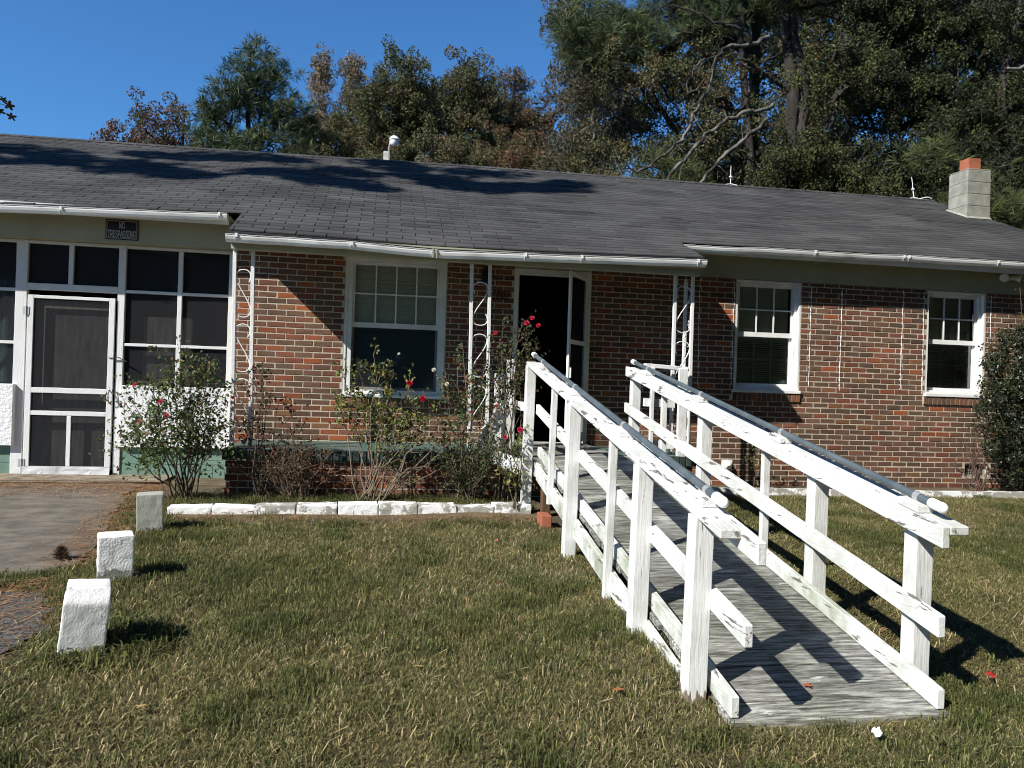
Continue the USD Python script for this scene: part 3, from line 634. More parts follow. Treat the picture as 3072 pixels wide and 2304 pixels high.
# --- sign over the screen porch
sg = shape(house, 'warning_sign', cbox(-3.062, -2.722, -0.034, -0.0235, 2.765, 2.985, 0.002), M_black, label='black no trespassing sign')
shape(sg, 'border', frame(-3.050, -2.734, 2.777, 2.973, 0.006, -0.0365, -0.0345), M_signgrey)
def text(s, h, bold=True):
    t = meshkit.text_mesh(s, h, 0.003, bold); return np.array(t.vertices), np.array(t.faces)
def put_text(v, f, xc, zc, w, y, shear=0.0):
    b0, b1 = v.min(0), v.max(0)
    v = v - (b0 + b1) / 2; v[:, 0] *= w / (b1[0] - b0[0])
    v[:, 0] += v[:, 1] * shear
    return np.c_[v[:, 0] + xc, y - v[:, 2], v[:, 1] + zc], f
v, f = text('NO', 0.066); shape(sg, 'lettering', put_text(v, f, -2.892, 2.924, 0.060, -0.0365), M_signgrey)
v, f = text('TRESPASSING', 0.078); shape(sg, 'lettering', put_text(v, f, -2.892, 2.828, 0.29, -0.0365), M_signgrey)
v, f = text('1202', 0.105)
v, f = put_text(v, f, 1.365, 2.375, 0.20, -0.008, 0.18)
shape(house, 'house_number', (v * [1, 1, 1] + [0, 0, 0], f), M_black)

# --- flood light under the eave, lantern beside the door
fl = shape(house, 'flood_light', cat_meshes([tube([(8.22, -0.022, 2.94), (8.22, -0.05, 2.94)], 0.05, 14), tube([(8.20, -0.05, 2.94), (8.14, -0.10, 2.95), (8.09, -0.15, 2.93)], [0.022, 0.035, 0.055], 12), tube([(8.24, -0.05, 2.94), (8.30, -0.10, 2.95), (8.35, -0.15, 2.93)], [0.022, 0.035, 0.055], 12)]), M_trim, smooth=False)
shape(house, 'porch_lantern', cat_meshes([box(1.13, 1.23, -0.09, -0.012, 2.50, 2.66), tube([(1.18, -0.05, 2.66), (1.18, -0.05, 2.70)], [0.06, 0.012], 8), box(1.155, 1.205, -0.012, 0.0, 2.52, 2.68)]), M_black)

# --- chimney
CX, CY = 9.60, 2.36
zc0 = 2.9
ch = shape(house, 'chimney', cbox(CX + 0.006, CX + 0.434, CY + 0.006, CY + 0.434, 2.6, 5.175, 0.003), M_flash, label='grey block chimney at the roof end')
for k in range(11):
    z0_ = 2.950 + k * 0.2023
    v, f = cbox(CX, CX + 0.44, CY, CY + 0.44, z0_ + 0.004, z0_ + 0.196, 0.005)
    shape(ch, 'block', (v, f), M_cinder)
CHT = 5.1753
shape(ch, 'cap', cat_meshes([cbox(CX + 0.004, CX + 0.436, CY + 0.004, CY + 0.436, CHT + 0.001, CHT + 0.022, 0.006)]), M_cinder)
fo = sbox(CX + 0.11, CY + 0.11, CX + 0.33, CY + 0.33); fi = fo.buffer(-0.022, join_style=2)
shape(ch, 'flue', slab_poly(fo.difference(fi), CHT + 0.015, CHT + 0.235), M_flue)
pz = lambda yv: float(roof_pt(CX + 0.2, yv)[2])
shape(ch, 'flashing', (np.array([[CX - 0.03, CY - 0.05, pz(CY - 0.05) + 0.014], [CX + 0.44, CY - 0.05, pz(CY - 0.05) + 0.014], [CX + 0.44, CY - 0.003, pz(CY) + 0.035], [CX - 0.004, CY - 0.003, pz(CY) + 0.035], [CX - 0.03, CY + 0.46, pz(CY + 0.46) + 0.014], [CX - 0.003, CY + 0.46, pz(CY + 0.46) + 0.035]]), np.array([[0, 1, 2], [0, 2, 3], [0, 3, 5], [0, 5, 4]])), M_flash)

# --- lightning rods on the ridge
def rod(x, h, colour, lean=0.0, ball=True):
    p = roof_pt(x, RIDGE_Y) + [0, 0, 0.01]
    parts = [tube([p, p + [lean * 0.4, 0, h * 0.4], p + [lean, 0, h]], [0.009, 0.008, 0.004], 6)]
    if ball:
        s = trimesh.creation.icosphere(2, 0.026); parts.append((np.array(s.vertices) * [1.25, 1.25, 0.7] + p + [lean * 0.42, 0, h * 0.42], np.array(s.faces)))
    parts.append(tube([p + [-0.10, -0.03, -0.01], p + [0, 0, 0.02], p + [0.11, -0.03, -0.01]], 0.009, 5))
    shape(house, 'lightning_rod', cat_meshes(parts), colour)
rod(6.05, 0.34, M_white, 0.0); rod(9.72, 0.40, M_white, -0.06)
rod(-2.27, 0.30, M_black, 0.02)
p = roof_pt(9.75, RIDGE_Y)
shape(house, 'ground_cable', tube(smooth_curve([p + [-0.02, 0, 0.02], p + [0.10, -0.02, 0.015], p + [0.22, -0.03, 0.045], p + [0.32, -0.03, 0.02]], 12), 0.009, 5), M_white)

# ------------------------------------------------------------------ screened porch on the left
YS = 0.17
def sframe(name, x0, x1, z0, z1, y0=YS - 0.03, y1=YS + 0.02, parent=house, m_=None, **k):
    return shape(parent, name, cbox(x0, x1, y0, y1, z0, z1, 0.003), m_ or M_screenpaint, **k)
sframe('screen_post', -1.780, -1.715, 0.46, 2.735, YS - 0.035, YS + 0.03)
sframe('screen_post', -2.968, -2.893, 0.06, 2.735, YS - 0.035, YS + 0.03)
sframe('screen_post', -4.022, -3.905, 0.06, 2.735, YS - 0.035, YS + 0.03)
for x in (-5.2, -6.4): sframe('screen_post', x - 0.04, x + 0.04, 0.06, 2.735)
sframe('screen_mullion', -2.334, -2.286, 1.16, 2.70)
sframe('screen_mullion', -3.489, -3.441, 2.262, 2.70)
for x0, x1 in ((-3.904, -2.969), (-2.892, -1.781), (-5.159, -4.023), (-6.359, -5.241)):
    sframe('screen_rail', x0, x1, 2.701, 2.734, YS - 0.028, YS + 0.018)
sframe('screen_rail', -3.904, -2.969, 2.188, 2.261, YS - 0.033, YS + 0.02)
for x0, x1, za, zb in ((-2.892, -2.335, 2.200, 1.600), (-2.285, -1.781, 2.200, 1.600), (-5.159, -4.023, 2.165, 1.580), (-6.359, -5.241, 2.165, 1.580)):
    for z in (za, zb): sframe('screen_rail', x0, x1, z, z + 0.033, YS - 0.027, YS + 0.018)
for x0, x1, z0, z1 in ((-2.893, -1.780, 1.15, 2.72), (-3.905, -2.968, 2.20, 2.72), (-5.16, -4.02, 1.12, 2.72), (-6.36, -5.24, 1.12, 2.72)):
    shape(house, 'insect_screen', box(x0, x1, YS + 0.004, YS + 0.0055, z0, z1), M_mesh)
# stucco panels and green block base
shape(house, 'stucco_panel', cbox(-2.892, -1.700, YS - 0.075, YS + 0.03, 0.462, 1.158, 0.004), M_stucco)
shape(house, 'stucco_panel', cbox(-7.0, -3.985, YS - 0.095, YS + 0.03, 0.462, 1.136, 0.004), M_stucco)
def block_base(x0, x1, seed):
    core = shape(house, 'block_base', box(x0, x1, YS - 0.010, YS + 0.03, 0.0, 0.458), M_green)
    r = np.random.default_rng(seed)
    for i in range(3):
        zb = 0.028 + i * 0.20 - 0.16; off = (i % 2) * 0.2
        for k in range(-1, int((x1 - x0) / 0.4) + 2):
            a, b = max(x0 + k * 0.4 + off, x0), min(x0 + (k + 1) * 0.4 + off, x1)
            if b - a < 0.03: continue
            shape(core, 'block', cbox(a + 0.002, b - 0.002, YS - 0.018 + r.uniform(-0.001, 0.001), YS + 0.02, max(zb, 0.0) + 0.003, min(zb + 0.197, 0.456), 0.003), M_green)
block_base(-2.892, -1.58, 3); block_base(-6.99, -4.023, 4)
# screen door
dx0, dx1, dz0, dz1 = -3.885, -2.985, 0.085, 2.128
YD = YS - 0.055
sd2 = shape(house, 'screen_door', cat_meshes([cbox(dx0, dx0 + 0.062, YD, YD + 0.03, dz0, dz1, 0.003), cbox(dx1 - 0.062, dx1, YD, YD + 0.03, dz0, dz1, 0.003)]), M_screenpaint, label='white wooden screen door with four dark screens')
for z0_, z1_ in ((2.092, 2.128), (1.048, 1.108), (0.800, 0.850)):
    shape(sd2, 'rail', cbox(dx0 + 0.063, dx1 - 0.063, YD + 0.001, YD + 0.029, z0_, z1_, 0.003), M_screenpaint)
shape(sd2, 'muntin', cbox(-3.449, -3.405, YD + 0.002, YD + 0.028, 0.236, 0.799, 0.003), M_screenpaint)
# dented metal kick plate
xs = np.linspace(dx0 - 0.004, dx1 + 0.004, 30); zs = np.linspace(dz0, 0.235, 7); X, Z = np.meshgrid(xs, zs)
dent = (meshkit.fbm(np.stack([X * 5, Z * 9, 0 * X], -1), 3, 8) - 0.5) * 0.035 + 0.02 * np.clip((X - (dx1 - 0.2)) / 0.2, 0, 1)
vv = np.c_[X.ravel(), (YD - 0.008 - np.abs(dent)).ravel(), Z.ravel()]; idx = np.arange(len(vv)).reshape(X.shape)
a, b, c, d = idx[:-1, :-1].ravel(), idx[:-1, 1:].ravel(), idx[1:, 1:].ravel(), idx[1:, :-1].ravel()
shape(sd2, 'kick_plate', (np.vstack([vv, box(dx0, dx1, YD, YD + 0.03, dz0, 0.236)[0]]), np.vstack([np.c_[a, b, c], np.c_[a, c, d], BOXF + len(vv)])), M_alu)
for x0, x1, z0_, z1_ in ((dx0 + 0.06, dx1 - 0.06, 1.108, 2.093), (dx0 + 0.06, dx1 - 0.06, 0.85, 1.049), (dx0 + 0.06, -3.448, 0.236, 0.80), (-3.406, dx1 - 0.06, 0.236, 0.80)):
    shape(sd2, 'screen', box(x0, x1, YD + 0.012, YD + 0.0135, z0_, z1_), M_mesh)
for z in (1.95, 0.27): shape(sd2, 'hinge', cat_meshes([box(dx0 - 0.045, dx0 + 0.02, YD - 0.006, YD - 0.001, z - 0.045, z + 0.045), tube([(dx0 - 0.008, YD - 0.008, z - 0.05), (dx0 - 0.008, YD - 0.008, z + 0.05)], 0.008, 6)]), M_steel)
shape(sd2, 'handle', tube(smooth_curve([(dx1 - 0.03, YD, 1.10), (dx1 - 0.03, YD - 0.035, 1.06), (dx1 - 0.03, YD - 0.035, 0.99), (dx1 - 0.028, YD, 0.95)], 12), 0.006, 5), M_iron_dark)
shape(sd2, 'hasp', cat_meshes([bar((dx1 - 0.05, YD - 0.004, 1.46), (dx1 + 0.07, YD - 0.006, 1.465), 0.018, 0.006), bar((dx1 + 0.05, YD - 0.01, 1.47), (dx1 + 0.15, YD - 0.02, 1.42), 0.022, 0.008), tube(smooth_curve([(dx1 + 0.03, YS - 0.04, 1.08), (dx1 + 0.055, YS - 0.055, 1.05), (dx1 + 0.06, YS - 0.05, 0.98), (dx1 + 0.035, YS - 0.04, 0.97)], 12), 0.005, 5)]), M_iron_dark)
# what stands inside the screened porch
shape(house, 'plywood_sheet', box(-3.82, -3.02, YS + 0.06, YS + 0.072, 0.10, 2.06), M_ply)
shape(house, 'curtain', (lambda xs_: (np.vstack([np.c_[xs_, YS + 0.16 + 0.02 * np.sin(xs_ * 38), np.full(len(xs_), 1.15)], np.c_[xs_, YS + 0.16 + 0.02 * np.sin(xs_ * 38), np.full(len(xs_), 2.30)]]), np.array([[i, i + 1, i + 1 + len(xs_)] for i in range(len(xs_) - 1)] + [[i, i + 1 + len(xs_), i + len(xs_)] for i in range(len(xs_) - 1)])))(np.linspace(-5.1, -4.05, 60)), M_curtain)
shape(house, 'plywood_sheet', box(-2.72, -2.18, YS + 0.10, YS + 0.112, 0.5, 1.95), M_ply)

# ------------------------------------------------------------------ the brick porch
slab = shape(house, 'porch_floor', cbox(-1.55, 3.45, -1.065, 0.004, 0.46, 0.580, 0.006), M_teal, label='teal painted concrete porch floor')
rowlock(house, -1.56, 3.46, 0.462, 0.572, 31, M_brick, (0.042, 0.060, 0.054), y=-1.098, w=0.068, name='porch_edge')
pw = shape(house, 'porch_wall', prism(sbox(-1.52, -0.05, 3.42, 0.455), -1.058, -0.95), M_mortar)
pbl = lay_bricks(-1.53, 3.43, [(i, 0.453 - (i + 1) * 0.0677) for i in range(7)], [], 0.06, 0.165)
sv, sf, st, nv = [], [], [], 0
for b in pbl:
    v, f = brick_mesh(*b, y=-1.065 + rng.uniform(-0.002, 0.002), r=rng); t = PAL[rng.choice([3, 4, 3, 0, 1, 5])] * rng.uniform(0.8, 1.1)
    if b[2] > 0.08: shape(pw, 'brick', (v, f), M_brick, tone=np.tile(t, (len(v), 1)))
    else: sv.append(v); sf.append(f + nv); st.append(np.tile(t, (len(v), 1))); nv += len(v)
shape(pw, 'low_bricks', (np.vstack(sv), np.vstack(sf)), M_brick, tone=np.vstack(st), kind='stuff')
shape(house, 'porch_side_wall', box(-1.53, -1.50, -0.949, 0.16, -0.05, 0.455), M_mortar)
shape(house, 'porch_side_wall', box(3.40, 3.43, -0.949, 0.0, -0.05, 0.455), M_mortar)
# lacy iron columns
SC = [(.12, .735), (.03, .80), (-.02, .87), (.10, .955), (.50, 1.0), (.90, .955), (1.02, .87), (.97, .78), (.74, .62), (.26, .38), (.03, .22), (-.02, .13), (.10, .045), (.50, 0), (.90, .045), (1.02, .13), (.97, .20), (.90, .27)]
def column(bars, ya, scroll_between, mirror, ztop_, zbase, scrolls, label, y2=None):
    c = None
    for (xb, xt, yb_) in bars:
        me = bar((xb, yb_, zbase), (xt, yb_, ztop_), 0.036, 0.036, 0.003, up=(0, 1, 0))
        if c is None: c = shape(house, 'iron_column', me, M_iron, label=label)
        else: shape(c, 'bar', me, M_iron)
    for (za, zb, pair) in scrolls:
        (xb0, xt0, y0_), (xb1, xt1, y1_) = pair
        pts = []
        for u, w in SC:
            z = zb + (za - zb) * w; q = (z - zbase) / (ztop_ - zbase)
            xa, xc_ = xb0 + (xt0 - xb0) * q + 0.020, xb1 + (xt1 - xb1) * q - 0.020
            if abs(y1_ - y0_) > 0.05: xa, xc_ = xb0 + (xt0 - xb0) * q, xb1 + (xt1 - xb1) * q
            uu = 1 - u if mirror else u
            pts.append((xa + (xc_ - xa) * uu, y0_ + (y1_ - y0_) * uu, z))
        shape(c, 'scroll', tube(smooth_curve(pts, 56), 0.0062, 6), M_iron, smooth=True)
    return c
A, B = (-1.500, -1.530, -0.9), (-1.320, -1.352, -0.9)
column([A, B], -0.9, None, True, 2.585, 0.581, [(2.395, 1.905, (A, B)), (1.835, 1.345, (A, B)), (1.275, 0.785, (A, B))], 'white iron lattice column at the left end of the porch')
A, B = (0.935, 0.908, -0.9), (1.130, 1.104, -0.9)
column([A, B], -0.9, None, False, 2.585, 0.581, [(2.395, 1.930, (A, B)), (1.835, 1.372, (A, B)), (1.275, 0.81, (A, B))], 'white iron lattice column left of the front door')
A, B, C_ = (3.215, 3.212, -0.9), (3.425, 3.420, -0.9), (3.425, 3.420, -0.70)
column([A, B, C_], -0.9, None, False, 2.585, 0.581, [(2.47, 1.95, (A, B)), (1.85, 1.34, (A, B)), (1.25, 0.75, (A, B)), (2.30, 1.80, (B, C_)), (1.72, 1.22, (B, C_))], 'white iron corner column at the right end of the porch')
# porch guard rails in white wood
gd = shape(house, 'porch_guard', plumb((2.84, -1.02, 1.585), (3.34, -1.02, 1.560), 0.09, 0.045), M_paint_x, label='white wooden guard rail at the porch right corner')
shape(gd, 'rail', plumb((2.84, -1.02, 1.20), (3.20, -1.02, 1.19), 0.04, 0.09), M_paint_x)
shape(gd, 'rail', plumb((2.84, -1.02, 0.74), (3.20, -1.02, 0.735), 0.04, 0.09), M_paint_x)
for x, w in ((2.92, 0.04), (3.27, 0.10)): shape(gd, 'post', cbox(x - w / 2, x + w / 2, -1.09, -1.045, 0.20, 1.54, 0.004), M_paint_z)
gd2 = shape(house, 'porch_guard', cbox(1.345, 1.435, -0.80, -0.71, 0.582, 1.585, 0.004), M_paint_z, label='white wooden guard beside the front door')
shape(gd2, 'rail', plumb((1.40, -1.83, 1.13), (1.40, -0.81, 1.14), 0.04, 0.09), M_paint_y)
shape(gd2, 'board', cbox(1.215, 1.335, -0.76, -0.735, 0.582, 1.42, 0.004), M_paint_z)
shape(gd2, 'slanted_board', bar((1.02, -1.12, 0.62), (1.30, -1.12, 1.08), 0.03, 0.14), M_paint_z)
shape(gd2, 'skirt_board', plumb((1.33, -1.84, 0.585), (1.15, -1.13, 0.63), 0.03, 0.15), M_paint_y)

# ------------------------------------------------------------------ wheelchair ramp
ramp = thing('wheelchair_ramp', 'white painted wooden wheelchair ramp with grey pipe handrails up to the porch', 'ramp')
YA, ZA, YB, ZB = -6.18, -0.052, -2.22, 0.622
SL = (ZB - ZA) / (YB - YA)
dz = lambda y: ZA + SL * (y - YA)
rd = np.random.default_rng(8)
def deck_board(y0, y1, landing=False):
    e = rd.uniform(-0.012, 0.012, 2); lift = rd.uniform(-0.002, 0.003)
    v, f = cbox(1.455 + e[0], 2.445 + e[1], y0, y1, -0.038, 0.0, 0.004)
    v = v.copy(); v[:, 2] += (dz(v[:, 1]) if not landing else 0.616) + lift
    shape(ramp, 'deck_board', (v, f), M_deck, tone=np.tile(np.array([1, 0.995, 0.97]) * rd.uniform(0.65, 1.3), (len(v), 1)))
y = YA
while y < YB - 0.02:
    deck_board(y + 0.003, min(y + 0.140, YB) - 0.005); y += 0.140
y = YB
while y < -0.06:
    deck_board(y + 0.003, min(y + 0.140, -0.055) - 0.003, True); y += 0.140
for xa in (1.430, 1.95, 2.470):
    shape(ramp, 'joist', plumb((xa, YA + 0.10, dz(YA + 0.10) - 0.045), (xa, YB, dz(YB) - 0.045), 0.036, 0.14) if xa != 1.95 else plumb((xa, YA + 0.30, dz(YA + 0.3) - 0.045), (xa, YB, dz(YB) - 0.045), 0.036, 0.10), M_kerbpaint)
for xa in (1.470, 2.430):
    shape(ramp, 'landing_joist', plumb((xa, YB + 0.01, 0.575), (xa, -1.12, 0.575), 0.036, 0.14), M_kerbpaint)
for xa in (1.474, 2.424):
    shape(ramp, 'kerb_board', plumb((xa, -6.16, dz(-6.16) + 0.092), (xa, -4.02, dz(-4.02) + 0.096), 0.038, 0.088), M_kerbpaint)
    shape(ramp, 'kerb_board', plumb((xa, -4.015, dz(-4.015) + 0.096), (xa, -2.05, dz(-2.22) + 0.105), 0.038, 0.088), M_kerbpaint)
def post(x, y, w, d, z0, z1, lean=(0, 0)):
    v, f = cbox(x - w / 2, x + w / 2, y - d / 2, y + d / 2, z0, z1, 0.004)
    v = v.copy(); t = (v[:, 2] - z0) / (z1 - z0); v[:, 0] += lean[0] * t; v[:, 1] += lean[1] * t
    shape(ramp, 'post', (v, f), M_paint_z)
def railL(y): return 1.522 + (0.760 - 1.522) * (y + 1.94) / (-6.14 + 1.94)
def railR(y): return 1.522 + (0.742 - 1.522) * (y + 1.66) / (-6.14 + 1.66)
for y, w, d, z0 in ((-1.885, 0.09, 0.09, -0.02), (-3.62, 0.09, 0.09, -0.05), (-5.165, 0.09, 0.09, -0.10), (-5.93, 0.09, 0.09, -0.14)):
    post(1.385, y, w, d, z0, railL(y) - 0.040, (0.012, -0.01))
for y, z0 in ((-2.90, 0.32), (-4.57, -0.04)): post(1.395, y, 0.050, 0.040, z0, railL(y) - 0.040, (0.012, -0.02))
for y, z0 in ((-1.72, 0.0), (-3.43, -0.05), (-5.03, -0.10), (-5.885, -0.14)): post(2.500, y, 0.09, 0.09, z0, railR(y) - 0.040, (0.006, 0))
for y, z0 in ((-2.57, 0.30), (-4.44, -0.05)): post(2.490, y, 0.050, 0.040, z0, railR(y) - 0.040)
shape(ramp, 'cap_rail', plumb((1.397, -1.90, railL(-1.90)), (1.397, -4.30, railL(-4.30)), 0.092, 0.038), M_paint_y)
shape(ramp, 'cap_rail', plumb((1.397, -4.303, railL(-4.303)), (1.402, -6.22, railL(-6.22)), 0.092, 0.038), M_paint_y)
shape(ramp, 'side_rail', plumb((1.464, -1.92, railL(-1.92) - 0.001), (1.466, -6.36, railL(-6.36) + 0.001), 0.038, 0.090), M_paint_y)
shape(ramp, 'cap_rail', plumb((2.507, -1.68, railR(-1.68)), (2.507, -4.6, railR(-4.6)), 0.092, 0.038), M_paint_y)
shape(ramp, 'cap_rail', plumb((2.507, -4.603, railR(-4.603)), (2.507, -6.14, railR(-6.14)), 0.092, 0.038), M_paint_y)
shape(ramp, 'side_rail', plumb((2.441, -1.64, railR(-1.64) - 0.001), (2.441, -6.14, railR(-6.14) - 0.001), 0.038, 0.095), M_paint_y)
shape(ramp, 'middle_rail', plumb((1.452, -2.02, 1.125), (1.452, -6.30, 0.384), 0.038, 0.090), M_paint_y)
shape(ramp, 'middle_rail', plumb((2.441, -1.63, 1.158), (2.441, -6.13, 0.350), 0.038, 0.095), M_paint_y)
# pipe handrails on short wooden blocks
for xa, fn, y0, y1, name in ((1.440, railL, -1.84, -6.02, 'left'), (2.482, railR, -1.73, -6.02, 'right')):
    p0, p1 = np.array([xa, y0, fn(y0) + 0.056]), np.array([xa, y1, fn(y1) + 0.056])
    hp = shape(ramp, 'pipe_handrail', tube([p0, (p0 + p1) / 2, p1], 0.0185, 14), M_pipe, smooth=30)
    for p, dr in ((p0, -1), (p1, 1)):
        s = trimesh.creation.icosphere(2, 0.025); u = (p1 - p0) / np.linalg.norm(p1 - p0)
        sp = np.array(s.vertices); sp = sp + np.outer(sp @ u, u) * 0.35
        shape(hp, 'end_cap', cat_meshes([(sp + p + u * dr * 0.035, np.array(s.faces)), tube([p - u * dr * 0.03, p + u * dr * 0.02], 0.0245, 12)]), M_white, smooth=30)
    for k, y in enumerate(np.linspace(y0 - 0.42, y1 + 0.12, 4)):
        shape(ramp, 'spacer_block', plumb((xa - 0.012, y + 0.07, fn(y + 0.07) + 0.037), (xa - 0.012, y - 0.07, fn(y - 0.07) + 0.037), 0.085, 0.036), M_paint_y)
        q = p0 + (p1 - p0) * (y - y0) / (y1 - y0)
        shape(hp, 'clamp', tube([q - (p1 - p0) * 0.004, q + (p1 - p0) * 0.004], 0.0205, 12), M_steel)
# wooden stub and brick under the landing
shape(ramp, 'stub_post', cbox(1.50, 1.58, -2.12, -2.03, 0.0, 0.47, 0.006), mat('bare_brown_wood', (0.13, 0.07, 0.035), (0.07, 0.04, 0.022), 12, 0.85, 0.3, 60, (1, 1, 0.2)))
tag(shape(None, 'loose_brick', cbox(1.385, 1.475, -2.66, -2.46, 0.075, 0.185, 0.006), M_flue), 'orange red brick on the ground under the left edge of the ramp', 'brick')

# ------------------------------------------------------------------ concrete blocks, border, edging
def rough_block(w, d, h, seed, chip=0.007, rim=False):
    t = trimesh.creation.box((w, d, h)); t = t.subdivide_to_size(0.022)
    v = np.array(t.vertices)
    n3 = np.stack([meshkit.fbm(v * 22 + 7 * k, 3, seed + k) for k in range(3)], -1) - 0.5
    edge = np.sort(np.abs(v) / (np.array([w, d, h]) / 2), 1)[:, 1] > 0.96
    v = v * np.where(edge, 0.985, 1.0)[:, None] + n3 * chip
    if rim:   # broken raised shoulder on the top end
        up = v[:, 2] > h / 2 - 0.055
        v[up & (v[:, 1] < -0.02), 1] += 0.045 * np.clip((v[up & (v[:, 1] < -0.02), 2] - (h / 2 - 0.055)) / 0.05, 0, 1)
        v[up, 0] *= 0.93
    v[:, 2] += h / 2
    return v, np.array(t.faces)
def place(mesh, loc, rz=0, tilt=(0, 0)):
    v, f = mesh; tx, ty = tilt
    v = v @ np.array([[1, 0, 0], [0, math.cos(tx), math.sin(tx)], [0, -math.sin(tx), math.cos(tx)]])
    v = v @ np.array([[math.cos(ty), 0, -math.sin(ty)], [0, 1, 0], [math.sin(ty), 0, math.cos(ty)]])
    v = v @ np.array([[math.cos(rz), math.sin(rz), 0], [-math.sin(rz), math.cos(rz), 0], [0, 0, 1]])
    return v + np.asarray(loc), f
tag(shape(None, 'concrete_block', place(rough_block(0.190, 0.19, 0.405, 5, rim=True), (-1.360, -5.25, -0.095), 0.33, (0.08, 0.085)), M_wash, smooth=40), 'nearest upright whitewashed concrete block leaning beside the driveway', 'concrete block', 'upright blocks along the driveway')
tag(shape(None, 'concrete_block', place(rough_block(0.190, 0.185, 0.375, 9), (-1.560, -4.15, -0.05), 0.35, (0.0, 0.0)), M_washchip, smooth=40), 'middle upright white concrete block with paint chipped off its foot', 'concrete block', 'upright blocks along the driveway')
tag(shape(None, 'concrete_block', place(rough_block(0.185, 0.185, 0.375, 13), (-1.735, -2.80, 0.0), 0.24, (0.0, -0.03)), M_wash3, smooth=40), 'unpainted grey upright concrete block nearest the screened porch', 'concrete block', 'upright blocks along the driveway')
BL = ['first border block beside the upright grey block, white', 'second border block from the upright grey block, well whitened', 'third border block from the upright grey block, half bare grey', 'fourth border block from the upright grey block, chipped top', 'fifth border block, middle of the white planting border', 'fourth white border block counted from the ramp', 'third white border block counted from the ramp', 'second white border block counted from the ramp', 'last white border block touching the ramp post']
yb = lambda x: -2.05 + 0.046 * (x + 1.8)
for k in range(9):
    x0 = -1.80 + k * 0.359
    me = place(rough_block(0.352, 0.19, 0.19, 60 + k, 0.009), (x0 + 0.176, yb(x0) + rg.normal(0, 0.006) + 0.02, -0.022 + rg.normal(0, 0.006)), 0.046 + rg.normal(0, 0.012), (rg.normal(0, 0.02), rg.normal(0, 0.015)))
    tag(shape(None, 'border_block', me, M_wash if k in (0, 1, 4) else M_wash2, smooth=40), BL[k], 'border block', 'whitewashed blocks edging the planting bed')
xs = np.linspace(3.1, 9.5, 40)
ev = []
for x in xs:
    yc, zt = -0.76 - 0.11 * (x - 4.75) / 2.9, 0.185 + rg.normal(0, 0.004)
    ev.append([[x, yc - 0.04, 0.0], [x, yc - 0.04 + rg.normal(0, .003), zt], [x, yc + 0.04, zt], [x, yc + 0.04, 0.0]])
ev = np.array(ev).reshape(-1, 3); ef = []
for i in range(39):
    for k in range(3): a = i * 4 + k; ef += [[a, a + 4, a + 5], [a, a + 5, a + 1]]
tag(shape(None, 'bed_edging', (ev, np.array(ef)[:, ::-1]), M_wash2), 'long low whitewashed concrete edging strip below the right windows', 'edging')
# pine cone
def cone():
    v, f, n = [], [], 0
    for k in range(70):
        t = k / 70; a = k * 2.399; r = 0.052 * math.sin(math.pi * (0.33 + 0.62 * t)) + 0.006; z = 0.008 + t * 0.105
        d = np.array([math.cos(a), math.sin(a), 0]); s = np.array([-d[1], d[0], 0]); c = np.array([0, 0, z]) + d * r * 0.45
        tip = np.array([0, 0, z + 0.016]) + d * (r + 0.008)
        v += [c - s * 0.010, c + s * 0.010, tip + s * 0.008, tip - s * 0.008, c - [0, 0, 0.010], tip + [0, 0, 0.004] + d * 0.004]
        f += [[n, n + 1, n + 2], [n, n + 2, n + 3], [n + 4, n + 2, n + 1], [n + 4, n + 3, n + 2], [n + 3, n + 2, n + 5]]; n += 6
    return np.array(v), np.array(f)
cvv, cff = cone()
tag(shape(None, 'pine_cone', (cvv * 0.78 + [-2.03, -3.70, float(zg(0, -3.7)) + 0.012], cff), mat('cone_scale', (0.060, 0.035, 0.018), (0.11, 0.07, 0.04), 40, 0.85)), 'brown open pine cone lying on the grey driveway', 'pine cone')

#TREES
# ------------------------------------------------------------------ vegetation helpers
def kites(P, N, D, ln, wd, fold=0.25):
    """leaf blades: folded kites at P, facing N, pointing D"""
    N = N / np.maximum(np.linalg.norm(N, axis=1, keepdims=True), 1e-9)
    D = D - N * (D * N).sum(1, keepdims=True); D /= np.maximum(np.linalg.norm(D, axis=1, keepdims=True), 1e-9)
    S = np.cross(N, D); ln = np.broadcast_to(ln, len(P))[:, None]; wd = np.broadcast_to(wd, len(P))[:, None]
    a = P - D * ln * 0.5; c = P + D * ln * 0.5 - N * ln * 0.12; mid = P - D * ln * 0.06
    b = mid + S * wd * 0.5 + N * wd * fold; d = mid - S * wd * 0.5 + N * wd * fold
    v = np.stack([a, b, c, d], 1).reshape(-1, 3); k = np.arange(len(P))[:, None] * 4
    f = np.stack([k + [0, 1, 2], k + [0, 2, 3]], 1).reshape(-1, 3)
    return v, f
def tubes_fast(segs, sides=3):
    """many straight tapered twigs at once: rows (x0,y0,z0,x1,y1,z1,r0,r1)"""
    S = np.asarray(segs, float); a, b = S[:, 0:3], S[:, 3:6]; d = b - a; d /= np.maximum(np.linalg.norm(d, axis=1, keepdims=True), 1e-9)
    h = np.where(np.abs(d[:, 2:3]) < 0.9, [[0, 0, 1.0]], [[1.0, 0, 0]]); s = np.cross(h, d); s /= np.linalg.norm(s, axis=1, keepdims=True); t = np.cross(d, s)
    ang = np.arange(sides) * 2 * np.pi / sides
    ring = np.cos(ang)[None, :, None] * s[:, None] + np.sin(ang)[None, :, None] * t[:, None]
    v = np.concatenate([a[:, None] + ring * S[:, 6, None, None], b[:, None] + ring * S[:, 7, None, None]], 1).reshape(-1, 3)
    k = np.arange(len(S))[:, None] * 2 * sides; f = []
    for i in range(sides):
        j = (i + 1) % sides
        f += [k + [i, j, sides + j], k + [i, sides + j, sides + i]]
    return v, np.stack(f, 1).reshape(-1, 3)
